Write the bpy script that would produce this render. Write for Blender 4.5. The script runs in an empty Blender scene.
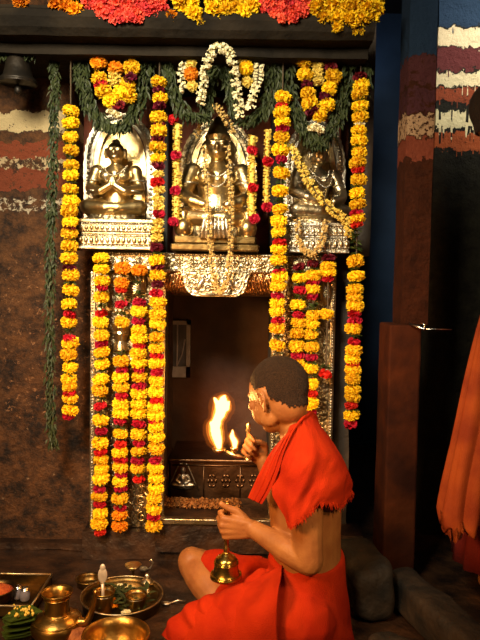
import bpy, bmesh, math, random
from mathutils import Vector, Matrix, noise
from mathutils.bvhtree import BVHTree
V = Vector
SC = bpy.context.scene
COL = SC.collection
rnd = random.Random(7)
# ---------------------------------------------------------------- camera
CAM = V((0, 0, 1.11))
F = 640.0
ROT = Matrix.Rotation(math.radians(87), 3, 'X') @ Matrix.Rotation(math.radians(1.0), 3, 'Z')
cd = bpy.data.cameras.new('camera'); co = bpy.data.objects.new('camera', cd); COL.objects.link(co)
co.location = CAM; co.rotation_euler = ROT.to_euler()
cd.sensor_fit = 'VERTICAL'; cd.sensor_height = 24; cd.lens = 24; cd.clip_start = .05
SC.camera = co

def at(px, py, Y):
    d = ROT @ V(((px - 240) / F, -(py - 320) / F, -1))
    return CAM + d * (Y / d.y)

# ---------------------------------------------------------------- materials
def pm(name, c1, c2=None, rough=.6, metal=0., scale=20, bump=0., bscale=None, detail=6, lo=.35, hi=.65, voro=0., vscale=60, spec=None, objrand=0., sheen=0.):
    m = bpy.data.materials.new(name); m.use_nodes = True
    nt = m.node_tree; N = nt.nodes; L = nt.links
    b = N['Principled BSDF']
    b.inputs['Roughness'].default_value = rough; b.inputs['Metallic'].default_value = metal
    if spec is not None: b.inputs['Specular IOR Level'].default_value = spec
    if sheen: b.inputs['Sheen Weight'].default_value = sheen
    tc = N.new('ShaderNodeTexCoord')
    out = None
    if c2:
        n = N.new('ShaderNodeTexNoise'); n.inputs['Scale'].default_value = scale; n.inputs['Detail'].default_value = detail
        L.new(tc.outputs['Object'], n.inputs['Vector'])
        r = N.new('ShaderNodeValToRGB'); e = r.color_ramp.elements
        e[0].position = lo; e[1].position = hi; e[0].color = (*c1, 1); e[1].color = (*c2, 1)
        L.new(n.outputs['Fac'], r.inputs['Fac']); out = r.outputs['Color']
    else:
        b.inputs['Base Color'].default_value = (*c1, 1)
    if objrand:
        hs = N.new('ShaderNodeHueSaturation'); oi = N.new('ShaderNodeObjectInfo')
        mp = N.new('ShaderNodeMapRange'); mp.inputs['To Min'].default_value = 1 - objrand; mp.inputs['To Max'].default_value = 1 + objrand * .6
        L.new(oi.outputs['Random'], mp.inputs['Value']); L.new(mp.outputs['Result'], hs.inputs['Value'])
        mp2 = N.new('ShaderNodeMapRange'); mp2.inputs['To Min'].default_value = .488; mp2.inputs['To Max'].default_value = .506
        L.new(oi.outputs['Random'], mp2.inputs['Value']); L.new(mp2.outputs['Result'], hs.inputs['Hue'])
        if out: L.new(out, hs.inputs['Color'])
        else: hs.inputs['Color'].default_value = (*c1, 1)
        out = hs.outputs['Color']
    if out: L.new(out, b.inputs['Base Color'])
    h = None
    if bump:
        n2 = N.new('ShaderNodeTexNoise'); n2.inputs['Scale'].default_value = bscale or scale * 2; n2.inputs['Detail'].default_value = 5
        L.new(tc.outputs['Object'], n2.inputs['Vector']); h = n2.outputs['Fac']
        bp = N.new('ShaderNodeBump'); bp.inputs['Strength'].default_value = bump; bp.inputs['Distance'].default_value = .01
        L.new(h, bp.inputs['Height']); L.new(bp.outputs['Normal'], b.inputs['Normal'])
        last = bp
    if voro:
        v = N.new('ShaderNodeTexVoronoi'); v.feature = 'SMOOTH_F1'; v.inputs['Scale'].default_value = vscale
        L.new(tc.outputs['Object'], v.inputs['Vector'])
        bp2 = N.new('ShaderNodeBump'); bp2.inputs['Strength'].default_value = voro; bp2.inputs['Distance'].default_value = .012
        L.new(v.outputs['Distance'], bp2.inputs['Height'])
        if bump: L.new(last.outputs['Normal'], bp2.inputs['Normal'])
        L.new(bp2.outputs['Normal'], b.inputs['Normal'])
    return m

def emis(name, col, s):
    m = bpy.data.materials.new(name); m.use_nodes = True
    b = m.node_tree.nodes['Principled BSDF']
    b.inputs['Base Color'].default_value = (0, 0, 0, 1)
    b.inputs['Emission Color'].default_value = (*col, 1); b.inputs['Emission Strength'].default_value = s
    return m

def banded(name, bands, zof, base, base2, wear=.5, namp=.012, rough=.75, drips=0., spec=.4):
    """painted stone: bands = [(py0, py1, colour)], zof maps py to a height on the object; worn paint over stone"""
    m = bpy.data.materials.new(name); m.use_nodes = True
    nt = m.node_tree; N = nt.nodes; L = nt.links; b = N['Principled BSDF']
    b.inputs['Roughness'].default_value = rough; b.inputs['Specular IOR Level'].default_value = spec
    tc = N.new('ShaderNodeTexCoord'); sx = N.new('ShaderNodeSeparateXYZ'); L.new(tc.outputs['Object'], sx.inputs[0])
    def ns(scale, det=6, rgh=.6, sc3=None):
        n = N.new('ShaderNodeTexNoise'); n.inputs['Scale'].default_value = scale; n.inputs['Detail'].default_value = det; n.inputs['Roughness'].default_value = rgh
        if sc3:
            mp = N.new('ShaderNodeMapping'); mp.inputs['Scale'].default_value = sc3
            L.new(tc.outputs['Object'], mp.inputs['Vector']); L.new(mp.outputs['Vector'], n.inputs['Vector'])
        else: L.new(tc.outputs['Object'], n.inputs['Vector'])
        return n.outputs['Fac']
    def math_(op, a, c):
        k = N.new('ShaderNodeMath'); k.operation = op
        for i, x in enumerate((a, c)):
            if isinstance(x, (int, float)): k.inputs[i].default_value = x
            else: L.new(x, k.inputs[i])
        return k.outputs[0]
    wob = math_('MULTIPLY', math_('SUBTRACT', ns(28), .5), namp * 5)
    z = math_('ADD', sx.outputs['Z'], wob)
    if drips:
        dr = math_('MULTIPLY', math_('GREATER_THAN', ns(60, 2, .5, (1, 1, .05)), .60), drips)
        z = math_('ADD', z, math_('MULTIPLY', dr, ns(14, 2)))
    st = N.new('ShaderNodeValToRGB'); e = st.color_ramp.elements
    e[0].color = (*base, 1); e[1].color = (*base2, 1); e[0].position = .40; e[1].position = .66
    L.new(ns(13, 12, .78), st.inputs['Fac']); cur = st.outputs['Color']
    worn = ns(45, 8, .75)
    for (y0, y1, c, w) in bands:
        z1, z0 = zof(y0), zof(y1)
        inb = math_('MULTIPLY', math_('GREATER_THAN', z, z0), math_('LESS_THAN', z, z1))
        msk = math_('MULTIPLY', inb, math_('GREATER_THAN', worn, w))
        mx = N.new('ShaderNodeMix'); mx.data_type = 'RGBA'
        L.new(msk, mx.inputs['Factor']); L.new(cur, mx.inputs['A']); mx.inputs['B'].default_value = (*c, 1)
        cur = mx.outputs['Result']
    L.new(cur, b.inputs['Base Color'])
    bp = N.new('ShaderNodeBump'); bp.inputs['Strength'].default_value = 1.0; bp.inputs['Distance'].default_value = .03
    L.new(ns(22, 10, .7), bp.inputs['Height']); L.new(bp.outputs['Normal'], b.inputs['Normal'])
    return m

M = {}
M['silver'] = pm('aged silver', (.62, .55, .40), (.40, .31, .16), .36, 1, 14, .3, 50)
M['silver_dark'] = pm('tarnished silver', (.48, .40, .25), (.27, .20, .10), .42, 1, 12, .4, 40, voro=.5, vscale=70)
M['silver_repousse'] = pm('beaten silver', (.60, .53, .37), (.32, .24, .12), .38, 1, 20, .3, 60, voro=.4, vscale=90)
M['white_silver'] = pm('bright silver', (.72, .68, .58), (.50, .44, .31), .36, 1, 20, .4, 90)
M['gold'] = pm('gilt metal', (.74, .58, .31), (.50, .36, .15), .33, 1, 14, .25, 40)
M['copper'] = pm('coppery silver', (.62, .36, .16), (.4, .2, .07), .3, 1, 18, .5, 60, voro=.5, vscale=70)
M['brass'] = pm('worn brass', (.46, .29, .08), (.22, .12, .03), .34, 1, 16, .15, 50)
M['brass_dark'] = pm('dark brass', (.20, .13, .045), (.09, .055, .02), .38, 1, 16, .2, 40)
M['bell'] = pm('bell brass', (.48, .34, .08), (.3, .2, .04), .24, 1, 18, .1, 40)
M['bronze'] = pm('blackened bronze', (.03, .022, .014), (.012, .01, .008), .5, .6, 16, .3, 40)
M['matte_silver'] = pm('matte silver', (.66, .60, .50), (.5, .44, .36), .5, .55, 30)
M['plinth'] = pm('dark plinth metal', (.20, .11, .06), (.09, .045, .02), .4, 1, 10, .25, 40)
M['faded'] = pm('faded petals', (.36, .15, .03), (.2, .07, .015), .8, 0, 60)
M['iron'] = pm('steel', (.7, .7, .7), None, .25, 1)
M['yellow'] = pm('marigold yellow', (.92, .65, .014), (.86, .50, .008), .7, 0, 90, objrand=.2, spec=.2)
M['orange'] = pm('marigold orange', (.85, .36, .01), (.7, .22, .005), .7, 0, 90, objrand=.2, spec=.2)
M['crimson'] = pm('crimson petals', (.58, .010, .014), (.36, .005, .01), .6, 0, 90, objrand=.3, spec=.25)
M['maroon'] = pm('maroon petals', (.16, .006, .014), (.08, .004, .01), .6, 0, 90, objrand=.3, spec=.25)
M['leaf'] = pm('leaf green', (.035, .075, .012), (.07, .10, .02), .55, 0, 40, objrand=.3, spec=.3)
M['leaf_dark'] = pm('dark leaf green', (.018, .028, .008), (.040, .050, .014), .55, 0, 40, spec=.3)
M['cream'] = pm('jasmine cream', (.85, .80, .55), (.7, .6, .3), .6, 0, 60, spec=.3)
M['paleyellow'] = pm('pale yellow petals', (.80, .62, .14), (.6, .42, .06), .65, 0, 80, spec=.2)
M['tuberose'] = pm('wilted tuberose', (.66, .48, .17), (.45, .27, .07), .6, 0, 80, spec=.3)
M['coral'] = pm('coral petals', (.85, .13, .075), (.70, .07, .04), .65, 0, 60, objrand=.25, spec=.2)
M['cord'] = pm('cord', (.07, .045, .02), None, .8)
M['stone'] = pm('dark stone', (.05, .034, .022), (.022, .015, .010), .7, 0, 8, .8, 20)
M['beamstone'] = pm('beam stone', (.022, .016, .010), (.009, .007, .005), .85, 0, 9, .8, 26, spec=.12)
M['redstone'] = pm('red oxide stone', (.26, .06, .022), (.12, .03, .014), .75, 0, 12, .6, 30)
M['floor'] = pm('floor stone', (.050, .021, .008), (.010, .004, .002), .5, 0, 11, .9, 30)
M['kerb'] = pm('grey stone', (.030, .018, .009), (.007, .005, .003), .75, 0, 14, .9, 30)
M['wood'] = pm('pillar stone', (.075, .017, .004), (.028, .007, .003), .85, 0, 7, .5, 24, spec=.12)
M['sanctum'] = pm('sooty stone', (.085, .030, .010), (.03, .010, .004), .6, 0, 5, .6, 14)
M['black'] = pm('black stone', (.018, .018, .018), (.008, .008, .008), .8, 0, 6, .4, 14)
M['skin'] = pm('brown skin', (.30, .125, .038), (.23, .085, .026), .5, 0, 18, .12, 160, spec=.3)
M['hair'] = pm('cropped hair', (.050, .023, .009), (.012, .006, .003), .6, 0, 240, 1.0, 420, spec=.3)
M['red'] = pm('red cotton', (.40, .026, .004), (.30, .015, .003), .85, 0, 10, .35, 330, spec=.1)
M['orangecloth'] = pm('orange cotton', (.32, .060, .009), (.20, .028, .006), .8, 0, 10, .25, 200, spec=.2)
M['maroon_cloth'] = pm('maroon cotton', (.14, .012, .010), (.09, .008, .008), .8, 0, 10, .2, 200, spec=.2)
M['white_cloth'] = pm('white cotton', (.8, .8, .8), None, .8)
M['eye'] = pm('eye', (.6, .55, .5), None, .2)
M['powder'] = pm('orange powder', (.55, .12, .02), (.36, .05, .01), .9, 0, 80, .6, 120)
M['glass'] = pm('grey blue glass', (.20, .19, .23), (.10, .10, .13), .12, 0, 10)  # grey blue reflection of the pane is put into the colour
M['frame_grey'] = pm('grey frame', (.50, .46, .50), (.34, .3, .33), .35, .0, 20)
M['wick'] = pm('burnt wick', (.02, .015, .01), None, .9)
M['peel'] = pm('coconut husk', (.35, .12, .03), (.2, .06, .02), .8, 0, 60, .8, 90)

# ---------------------------------------------------------------- object helpers
def mk(name, bm, mat, parent=None, smooth=False, loc=None):
    me = bpy.data.meshes.new(name); bm.to_mesh(me); bm.free()
    if smooth:
        for p in me.polygons: p.use_smooth = True
    for m in (mat if isinstance(mat, list) else [mat]): me.materials.append(m)
    return mo(name, me, parent, loc)

def mo(name, me, parent=None, loc=None):
    o = bpy.data.objects.new(name, me); COL.objects.link(o)
    if parent: o.parent = parent
    if loc is not None: o.location = loc
    return o

def tag(o, label=None, cat=None, group=None, kind=None):
    if label: o['label'] = label
    if cat: o['category'] = cat
    if group: o['group'] = group
    if kind: o['kind'] = kind
    return o

def empty(name, loc, label, cat, group=None):
    o = bpy.data.objects.new(name, None); COL.objects.link(o); o.location = loc; o.empty_display_size = .05
    return tag(o, label, cat, group)

def bev(o, w, seg=2):
    m = o.modifiers.new('bevel', 'BEVEL'); m.width = w; m.segments = seg; m.limit_method = 'ANGLE'
    return o

def box(bm, a, b):
    a, b = V(a), V(b)
    r = bmesh.ops.create_cube(bm, size=1)
    for v in r['verts']:
        v.co = V(((a.x + b.x) / 2 + v.co.x * abs(b.x - a.x), (a.y + b.y) / 2 + v.co.y * abs(b.y - a.y), (a.z + b.z) / 2 + v.co.z * abs(b.z - a.z)))
    return r['verts']

def lathe(bm, prof, c=(0, 0, 0), seg=32, axis=None):
    """prof [(r, z)] revolved round +Z (or axis) at c"""
    c = V(c); q = V((0, 0, 1)).rotation_difference(V(axis)) if axis else None
    rings = []
    for r, z in prof:
        ring = []
        for i in range(seg):
            a = 2 * math.pi * i / seg
            p = V((r * math.cos(a), r * math.sin(a), z))
            if q: p = q @ p
            ring.append(bm.verts.new(c + p))
        rings.append(ring)
    for a, b in zip(rings, rings[1:]):
        for i in range(seg):
            j = (i + 1) % seg
            bm.faces.new((a[i], a[j], b[j], b[i]))
    for ring in (rings[0], rings[-1]):
        try: bm.faces.new(ring)
        except ValueError: pass
    return rings

def tube(bm, pts, rad, seg=8, cap=True):
    pts = [V(p) for p in pts]; n = len(pts)
    rad = rad if isinstance(rad, (list, tuple)) else [rad] * n
    rings = []; ref = None
    for i, p in enumerate(pts):
        t = (pts[min(i + 1, n - 1)] - pts[max(i - 1, 0)]).normalized()
        if ref is None:
            ref = t.orthogonal().normalized()
        ref = (ref - t * ref.dot(t)).normalized(); bn = t.cross(ref)
        rings.append([bm.verts.new(p + (ref * math.cos(2 * math.pi * k / seg) + bn * math.sin(2 * math.pi * k / seg)) * rad[i]) for k in range(seg)])
    for a, b in zip(rings, rings[1:]):
        for k in range(seg):
            j = (k + 1) % seg; bm.faces.new((a[k], a[j], b[j], b[k]))
    if cap:
        bm.faces.new(rings[0][::-1]); bm.faces.new(rings[-1])
    return rings

def ell(bm, c, r, q=None, sub=3):
    """ellipsoid; q = 3x3 frame (columns = axes)"""
    r = (r, r, r) if isinstance(r, (int, float)) else r
    res = bmesh.ops.create_icosphere(bm, subdivisions=sub, radius=1)
    for v in res['verts']:
        p = V((v.co.x * r[0], v.co.y * r[1], v.co.z * r[2]))
        v.co = V(c) + (q @ p if q else p)
    return res['verts']

def chain(bm, pts, rad, seg=14):
    """tapered limb: spheres at the joints and cones between"""
    for p, r in zip(pts, rad): ell(bm, p, r, sub=2)
    for i in range(len(pts) - 1):
        tube(bm, [pts[i], pts[i + 1]], [rad[i], rad[i + 1]], seg)

def loft(bm, secs, seg=28):
    """secs [(centre, axis vector a, axis vector b)] closed tube of ellipses"""
    rings = [[bm.verts.new(V(c) + V(a) * math.cos(2 * math.pi * k / seg) + V(b) * math.sin(2 * math.pi * k / seg)) for k in range(seg)] for c, a, b in secs]
    for a, b in zip(rings, rings[1:]):
        for k in range(seg):
            j = (k + 1) % seg; bm.faces.new((a[k], a[j], b[j], b[k]))
    bm.faces.new(rings[0][::-1]); bm.faces.new(rings[-1])
    return rings

def sculpt(bm, voxel, smooth=3, post=None):
    """one continuous skin round everything in bm"""
    bmesh.ops.recalc_face_normals(bm, faces=bm.faces[:])
    me = bpy.data.meshes.new('tmp'); bm.to_mesh(me); bm.free()
    o = bpy.data.objects.new('tmp', me); COL.objects.link(o)
    r = o.modifiers.new('r', 'REMESH'); r.mode = 'VOXEL'; r.voxel_size = voxel
    if smooth:
        s = o.modifiers.new('s', 'SMOOTH'); s.iterations = smooth; s.factor = .5
    dg = bpy.context.evaluated_depsgraph_get()
    out = bpy.data.meshes.new_from_object(o.evaluated_get(dg))
    bpy.data.objects.remove(o); bpy.data.meshes.remove(me)
    b2 = bmesh.new(); b2.from_mesh(out); bpy.data.meshes.remove(out)
    if post:
        b2.normal_update(); post(b2)
    return b2

def catmull(pts, n):
    P = [pts[0] * 2 - pts[1]] + list(pts) + [pts[-1] * 2 - pts[-2]]
    out = []; m = len(pts) - 1
    for i in range(n + 1):
        t = i / n * m; k = min(int(t), m - 1); t -= k
        a, b, c, d = P[k:k + 4]
        out.append(.5 * ((2 * b) + (c - a) * t + (2 * a - 5 * b + 4 * c - d) * t * t + (3 * b - a - 3 * c + d) * t ** 3))
    return out

def sheet(ctrl, nu, nv):
    """ctrl[u][v] -> smooth grid of points"""
    cols = [catmull(c, nv) for c in ctrl]
    rows = []
    for j in range(nv + 1):
        rows.append(catmull([c[j] for c in cols], nu))
    return rows            # rows[v][u]

def grid_bm(rows):
    bm = bmesh.new(); vs = [[bm.verts.new(p) for p in r] for r in rows]
    for a, b in zip(vs, vs[1:]):
        for i in range(len(a) - 1): bm.faces.new((a[i], a[i + 1], b[i + 1], b[i]))
    return bm, vs

def Z(py, Y): return at(240, py, Y).z
# ================================================================ SETTING
WY = 2.66
def X(px, Y, py=320): return at(px, py, Y).x
def structure(name, bm, mat, b=0.0, label=None):
    o = mk(name, bm, mat); o['kind'] = 'structure'
    if b: bev(o, b)
    return o
SHELF = Z(252, 2.52)                       # top of the lintel, where the idols stand
OPEN_L, OPEN_R = X(164, 2.60), X(273, 2.60)
OPEN_T = Z(297, 2.56)
BASE = Z(531, 2.56)
NX_L, NX_R = X(70, WY), X(352, WY)

def rough_slab(a, b, n=(30, 1, 30), amp=.008, seed=0):
    """box with a subdivided, uneven surface"""
    bm = bmesh.new(); box(bm, a, b)
    bmesh.ops.subdivide_edges(bm, edges=bm.edges[:], cuts=max(n), use_grid_fill=True)
    for v in bm.verts:
        v.co += V((noise.noise(v.co * 9 + V((seed, 0, 0))), noise.noise(v.co * 9 + V((0, seed + 5, 0))), noise.noise(v.co * 9 + V((0, 0, seed + 9))))) * amp
    return bm

zl = lambda py: Z(py + 3.5, WY)
wall_paint = banded('painted wall stone', [
    (112, 131, (.54, .42, .22), .37), (142, 158, (.19, .038, .011), .42), (158, 169, (.46, .34, .19), .50),
    (169, 190, (.17, .034, .010), .42), (198, 212, (.48, .40, .28), .54), (255, 420, (.26, .12, .05), .60), (425, 520, (.22, .13, .07), .64)], zl,
    (.012, .005, .002), (.15, .058, .016), namp=.016)
structure('wall_left', rough_slab((-1.7, WY, 0), (OPEN_L, WY + .3, SHELF), (24,), .006), wall_paint)
structure('wall_left_upper', rough_slab((-1.7, WY, SHELF), (NX_L, WY + .3, 2.5), (24,), .006, 3), wall_paint)
structure('wall_right', rough_slab((OPEN_R, WY, 0), (NX_R, WY + .3, SHELF), (16,), .006, 4), M['stone'])
structure('wall_right_upper', rough_slab((NX_R, WY, SHELF), (X(368, WY), WY + .3, 2.5), (10,), .006, 5), M['stone'])
bm = bmesh.new(); box(bm, (OPEN_L, WY, OPEN_T), (OPEN_R, WY + .3, SHELF)); structure('wall_lintel', bm, M['stone'])
bm = bmesh.new(); box(bm, (NX_L - .05, WY + .22, SHELF), (NX_R + .05, WY + .3, 2.3)); structure('wall_niche', bm, M['redstone'])
for i, px in enumerate((163, 272)):
    bm = bmesh.new(); x = X(px, 2.8); box(bm, (x - .02, WY + .1, SHELF), (x + .02, WY + .22, 2.2)); structure('gap_shade_strip', bm, M['black'], .006)  # black strips stand in for the shaded gaps between the idols
for i, px in enumerate((146, 331)):
    bm = bmesh.new(); x = X(px, 2.8); box(bm, (x - .022, WY + .12, SHELF), (x + .022, WY + .22, 2.2)); structure('niche_pilaster', bm, M['redstone'], .006)
# plinth the door jambs stand on, foot of the left wall, floor
structure('trim_1', rough_slab((X(84, 2.54), 2.53, 0), (X(368, 2.54), WY, BASE), (20,), .006, 8), M['floor'])
structure('baseboard_left', rough_slab((-1.7, WY - .05, 0), (X(84, 2.6), WY + .01, Z(542, WY)), (20,), .006, 9), M['floor'])
bm = rough_slab((-2.2, .3, -.1), (2.6, 5.0, 0), (60,), 0, 1)
for v in bm.verts:
    if v.co.z > -.01: v.co.z -= abs(noise.noise(v.co * 6)) * .006
structure('floor', bm, M['floor'])
# sanctum behind the doorway
SB = 3.30
bm = bmesh.new(); box(bm, (OPEN_L - .25, SB, .0), (OPEN_R + .25, SB + .08, 1.6)); structure('wall_back', bm, M['sanctum'])
bm = bmesh.new(); box(bm, (OPEN_L - .25, WY + .3, 0), (OPEN_L - .2, SB, 1.6)); structure('wall_sanctum_left', bm, M['sanctum'])
bm = bmesh.new(); box(bm, (OPEN_R + .2, WY + .3, 0), (OPEN_R + .25, SB, 1.6)); structure('wall_sanctum_right', bm, M['sanctum'])
bm = bmesh.new(); box(bm, (OPEN_L - .25, WY + .3, 1.45), (OPEN_R + .25, SB, 1.5)); structure('ceiling', bm, M['sanctum'])
# beam over the niche
BX = X(371, 2.36, 30)
B0, B1, B2 = Z(57, 2.38), Z(42, 2.34), Z(9, 2.30)
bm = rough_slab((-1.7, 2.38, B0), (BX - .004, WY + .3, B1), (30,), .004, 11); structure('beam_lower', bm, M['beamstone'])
bm = bmesh.new()
prof = [(2.31, B1), (2.285, B1 + .02), (2.27, B1 + .05), (2.275, B1 + .075), (2.30, B1 + .09), (2.30, B2), (2.96, B2), (2.96, B1)]
nseg = 60; rows = []
for i in range(nseg + 1):
    x = -1.7 + (BX + 1.7) * i / nseg
    rows.append([bm.verts.new((x, y + .006 * noise.noise(V((x * 7, y, z * 9))), z + .005 * noise.noise(V((x * 6, 3, z * 5))))) for y, z in prof])
for a, b in zip(rows, rows[1:]):
    for k in range(len(prof)):
        j = (k + 1) % len(prof); bm.faces.new((a[k], b[k], b[j], a[j]))
bm.faces.new(rows[0]); bm.faces.new(rows[-1][::-1])
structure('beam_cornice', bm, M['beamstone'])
# raised ledge in the doorway with a metal edge
LZ = Z(521, 2.47)
bm = rough_slab((OPEN_L - .01, 2.48, BASE - .06), (X(332, 2.6), 2.74, LZ), (16,), .003, 21)
led = structure('sill', bm, M['floor'])
bm = bmesh.new(); box(bm, (OPEN_L - .01, 2.468, LZ - .018), (X(332, 2.6), 2.50, LZ + .004))
bev(mk('edge_strip', bm, M['silver'], led), .003)

# pillars on the far side of the shrine
py_ = 2.38
zp = lambda py: Z(py - 3, py_)
pil_paint = banded('painted pillar', [(-40, 55, (.016, .032, .06), .30), (56, 84, (.075, .022, .022), .42), (88, 112, (.065, .020, .022), .46), (114, 135, (.42, .26, .14), .47), (137, 160, (.19, .045, .022), .36),],  # topmost blue band is blue light painted in; the lower bands are paint
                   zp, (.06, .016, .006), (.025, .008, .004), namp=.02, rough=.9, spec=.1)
x0, x1 = X(403, py_, 250), X(430, py_, 250)
PB = Z(322, py_ - .02)
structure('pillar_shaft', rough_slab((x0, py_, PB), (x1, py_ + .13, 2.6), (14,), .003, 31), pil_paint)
x0b, x1b = X(386, py_ - .03, 450), X(418, py_ - .03, 450)
structure('pillar_base', rough_slab((x0b, py_ - .03, 0), (x1b, py_ + .15, PB), (14,), .003, 32), M['wood'], .008)
pY = 2.85
zq = lambda py: Z(py - 4, pY)
pil2 = banded('painted far pillar', [(-40, 26, (.018, .035, .062), .30), (28, 47, (.60, .48, .28), .30), (48, 70, (.09, .022, .02), .38), (72, 87, (.56, .46, .26), .36), (89, 101, (.20, .045, .018), .40),  # first band, blue, imitates the blue light at the pillar top
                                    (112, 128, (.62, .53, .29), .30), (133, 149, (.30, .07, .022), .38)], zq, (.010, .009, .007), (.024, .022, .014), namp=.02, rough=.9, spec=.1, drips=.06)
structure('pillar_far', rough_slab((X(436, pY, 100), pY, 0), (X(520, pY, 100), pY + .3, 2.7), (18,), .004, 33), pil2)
bm = bmesh.new(); box(bm, (BX - .3, 4.5, 0), (2.6, 4.6, 3.2)); structure('wall_right_far', bm, pm('far wall', (.020, .036, .062), (.012, .020, .034), .9, 0, 3, .3, 8, spec=.1))  # blue tint of the wall stands in for the blue haze
bm = bmesh.new(); box(bm, (-1.9, 2.2, 3.0), (2.6, 4.7, 3.1)); structure('ceiling_slab', bm, M['black'])

# iron hook on the pillar
p = at(420, 328, py_ - .06)
hk = empty('iron_hook', p, 'small steel hook with a thin rod fixed to the red brown pillar', 'hook')
bm = bmesh.new(); tube(bm, [V((-.03, .03, .012)), V((-.005, 0, .004)), V((.012, -.006, -.004)), V((.016, -.004, .012)), V((.006, 0, .018))], [.005, .005, .006, .004, .003], 8); mk('hook', bm, M['iron'], hk, True)
bm = bmesh.new(); tube(bm, [V((.01, 0, -.003)), V((.115, 0, -.004))], .0022, 6); mk('rod', bm, M['iron'], hk, True)

# rough stone blocks on the floor beside the pillar
def rock(name, a, b, rot, label, seed, mat='kerb', amp=.02):
    c = (V(a) + V(b)) / 2; h = (V(b) - V(a)) / 2
    bm = bmesh.new(); box(bm, -h, h); bmesh.ops.subdivide_edges(bm, edges=bm.edges[:], cuts=14, use_grid_fill=True)
    for v in bm.verts:
        s = max(abs(v.co.x / h.x), 0) ** 6 + abs(v.co.y / h.y) ** 6 + abs(v.co.z / h.z) ** 6
        v.co *= 1 / max(1, s ** (1 / 6) * 1.0) if s > 1 else 1
        v.co += V((noise.noise(v.co * 11 + V((seed, 0, 0))), noise.noise(v.co * 11 + V((0, seed, 4))), noise.noise(v.co * 11 + V((9, 0, seed))))) * amp
    o = mk(name, bm, M[mat], None, True, c); o.rotation_euler = (0, 0, rot)
    return tag(o, label, 'stone')
# ================================================================ SILVER DOOR FRAME
fr = empty('door_frame', (X(219, 2.56), 2.60, BASE), 'tall beaten silver door frame of carved jambs and lintel round the dark doorway', 'door frame')
def part(name, bm, mat, par, smooth=False, b=0.):
    o = mk(name, bm, mat, None, smooth)
    p = par
    loc = V((0, 0, 0))
    while p is not None: loc -= p.location; p = p.parent
    o.parent = par; o.location = loc
    if b: bev(o, b)
    return o

def spiral(bm, c, r, turns=1.6, rad=.004, flip=1, start=0.):
    c = V(c); pts = []; n = 16
    for i in range(n + 1):
        t = i / n; a = start + flip * turns * 2 * math.pi * t; q = r * (1 - .85 * t)
        pts.append(c + V((q * math.cos(a), -.006 * t, q * math.sin(a))))
    tube(bm, pts, [rad * (1.1 - .4 * i / n) for i in range(n + 1)], 6)

def beads(bm, a, b, r, step, sub=1):
    a, b = V(a), V(b); n = max(1, int((b - a).length / step))
    for i in range(n + 1): ell(bm, a.lerp(b, i / n), r, sub=sub)

def rosette(bm, c, r, n=8):
    c = V(c); ell(bm, c, (r * .42, r * .4, r * .42), sub=2)
    for k in range(n):
        a = 2 * math.pi * k / n
        ell(bm, c + V((math.cos(a) * r * .7, .003, math.sin(a) * r * .7)), (r * .3, r * .28, r * .3), sub=1)

JF = 2.575
def jamb(xa, xb, z0, z1):
    bm = bmesh.new(); box(bm, (xa, JF, z0), (xb, WY - .008, z1))
    j = part('jamb', bm, M['silver_dark'], fr, False, .004)
    bm = bmesh.new(); n = int((z1 - z0) / .055)
    cols = [xa + (xb - xa) * t for t in (.26, .5, .76)]
    for ci, x in enumerate(cols):
        for i in range(n):
            z = z0 + .03 + (z1 - z0 - .05) * i / n
            s = 1 if (i + ci) % 2 else -1
            spiral(bm, (x, JF - .002, z), .028, 1.5, .0036, s, rnd.uniform(0, 6))
            ell(bm, (x + s * .022, JF, z + .026), (.010, .006, .016), sub=1)
            ell(bm, (x - s * .024, JF, z + .018), (.006, .006, .013), sub=1)
    part('scrollwork', bm, M['silver_repousse'], j, True)
    for x in (xa + .010, xb - .010):
        bm = bmesh.new(); box(bm, (x - .010, JF - .014, z0), (x + .010, JF, z1)); e = part('border', bm, M['silver'], j, False, .003)
        bm = bmesh.new(); beads(bm, (x, JF - .016, z0 + .006), (x, JF - .016, z1 - .006), .0052, .0115); part('bead_row', bm, M['white_silver'], e, True)
    return j
LT = SHELF - .006
jamb(X(91, JF), X(166, JF), BASE, LT - .08)
jamb(X(272, JF), X(335, JF), BASE, LT - .08)
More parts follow.
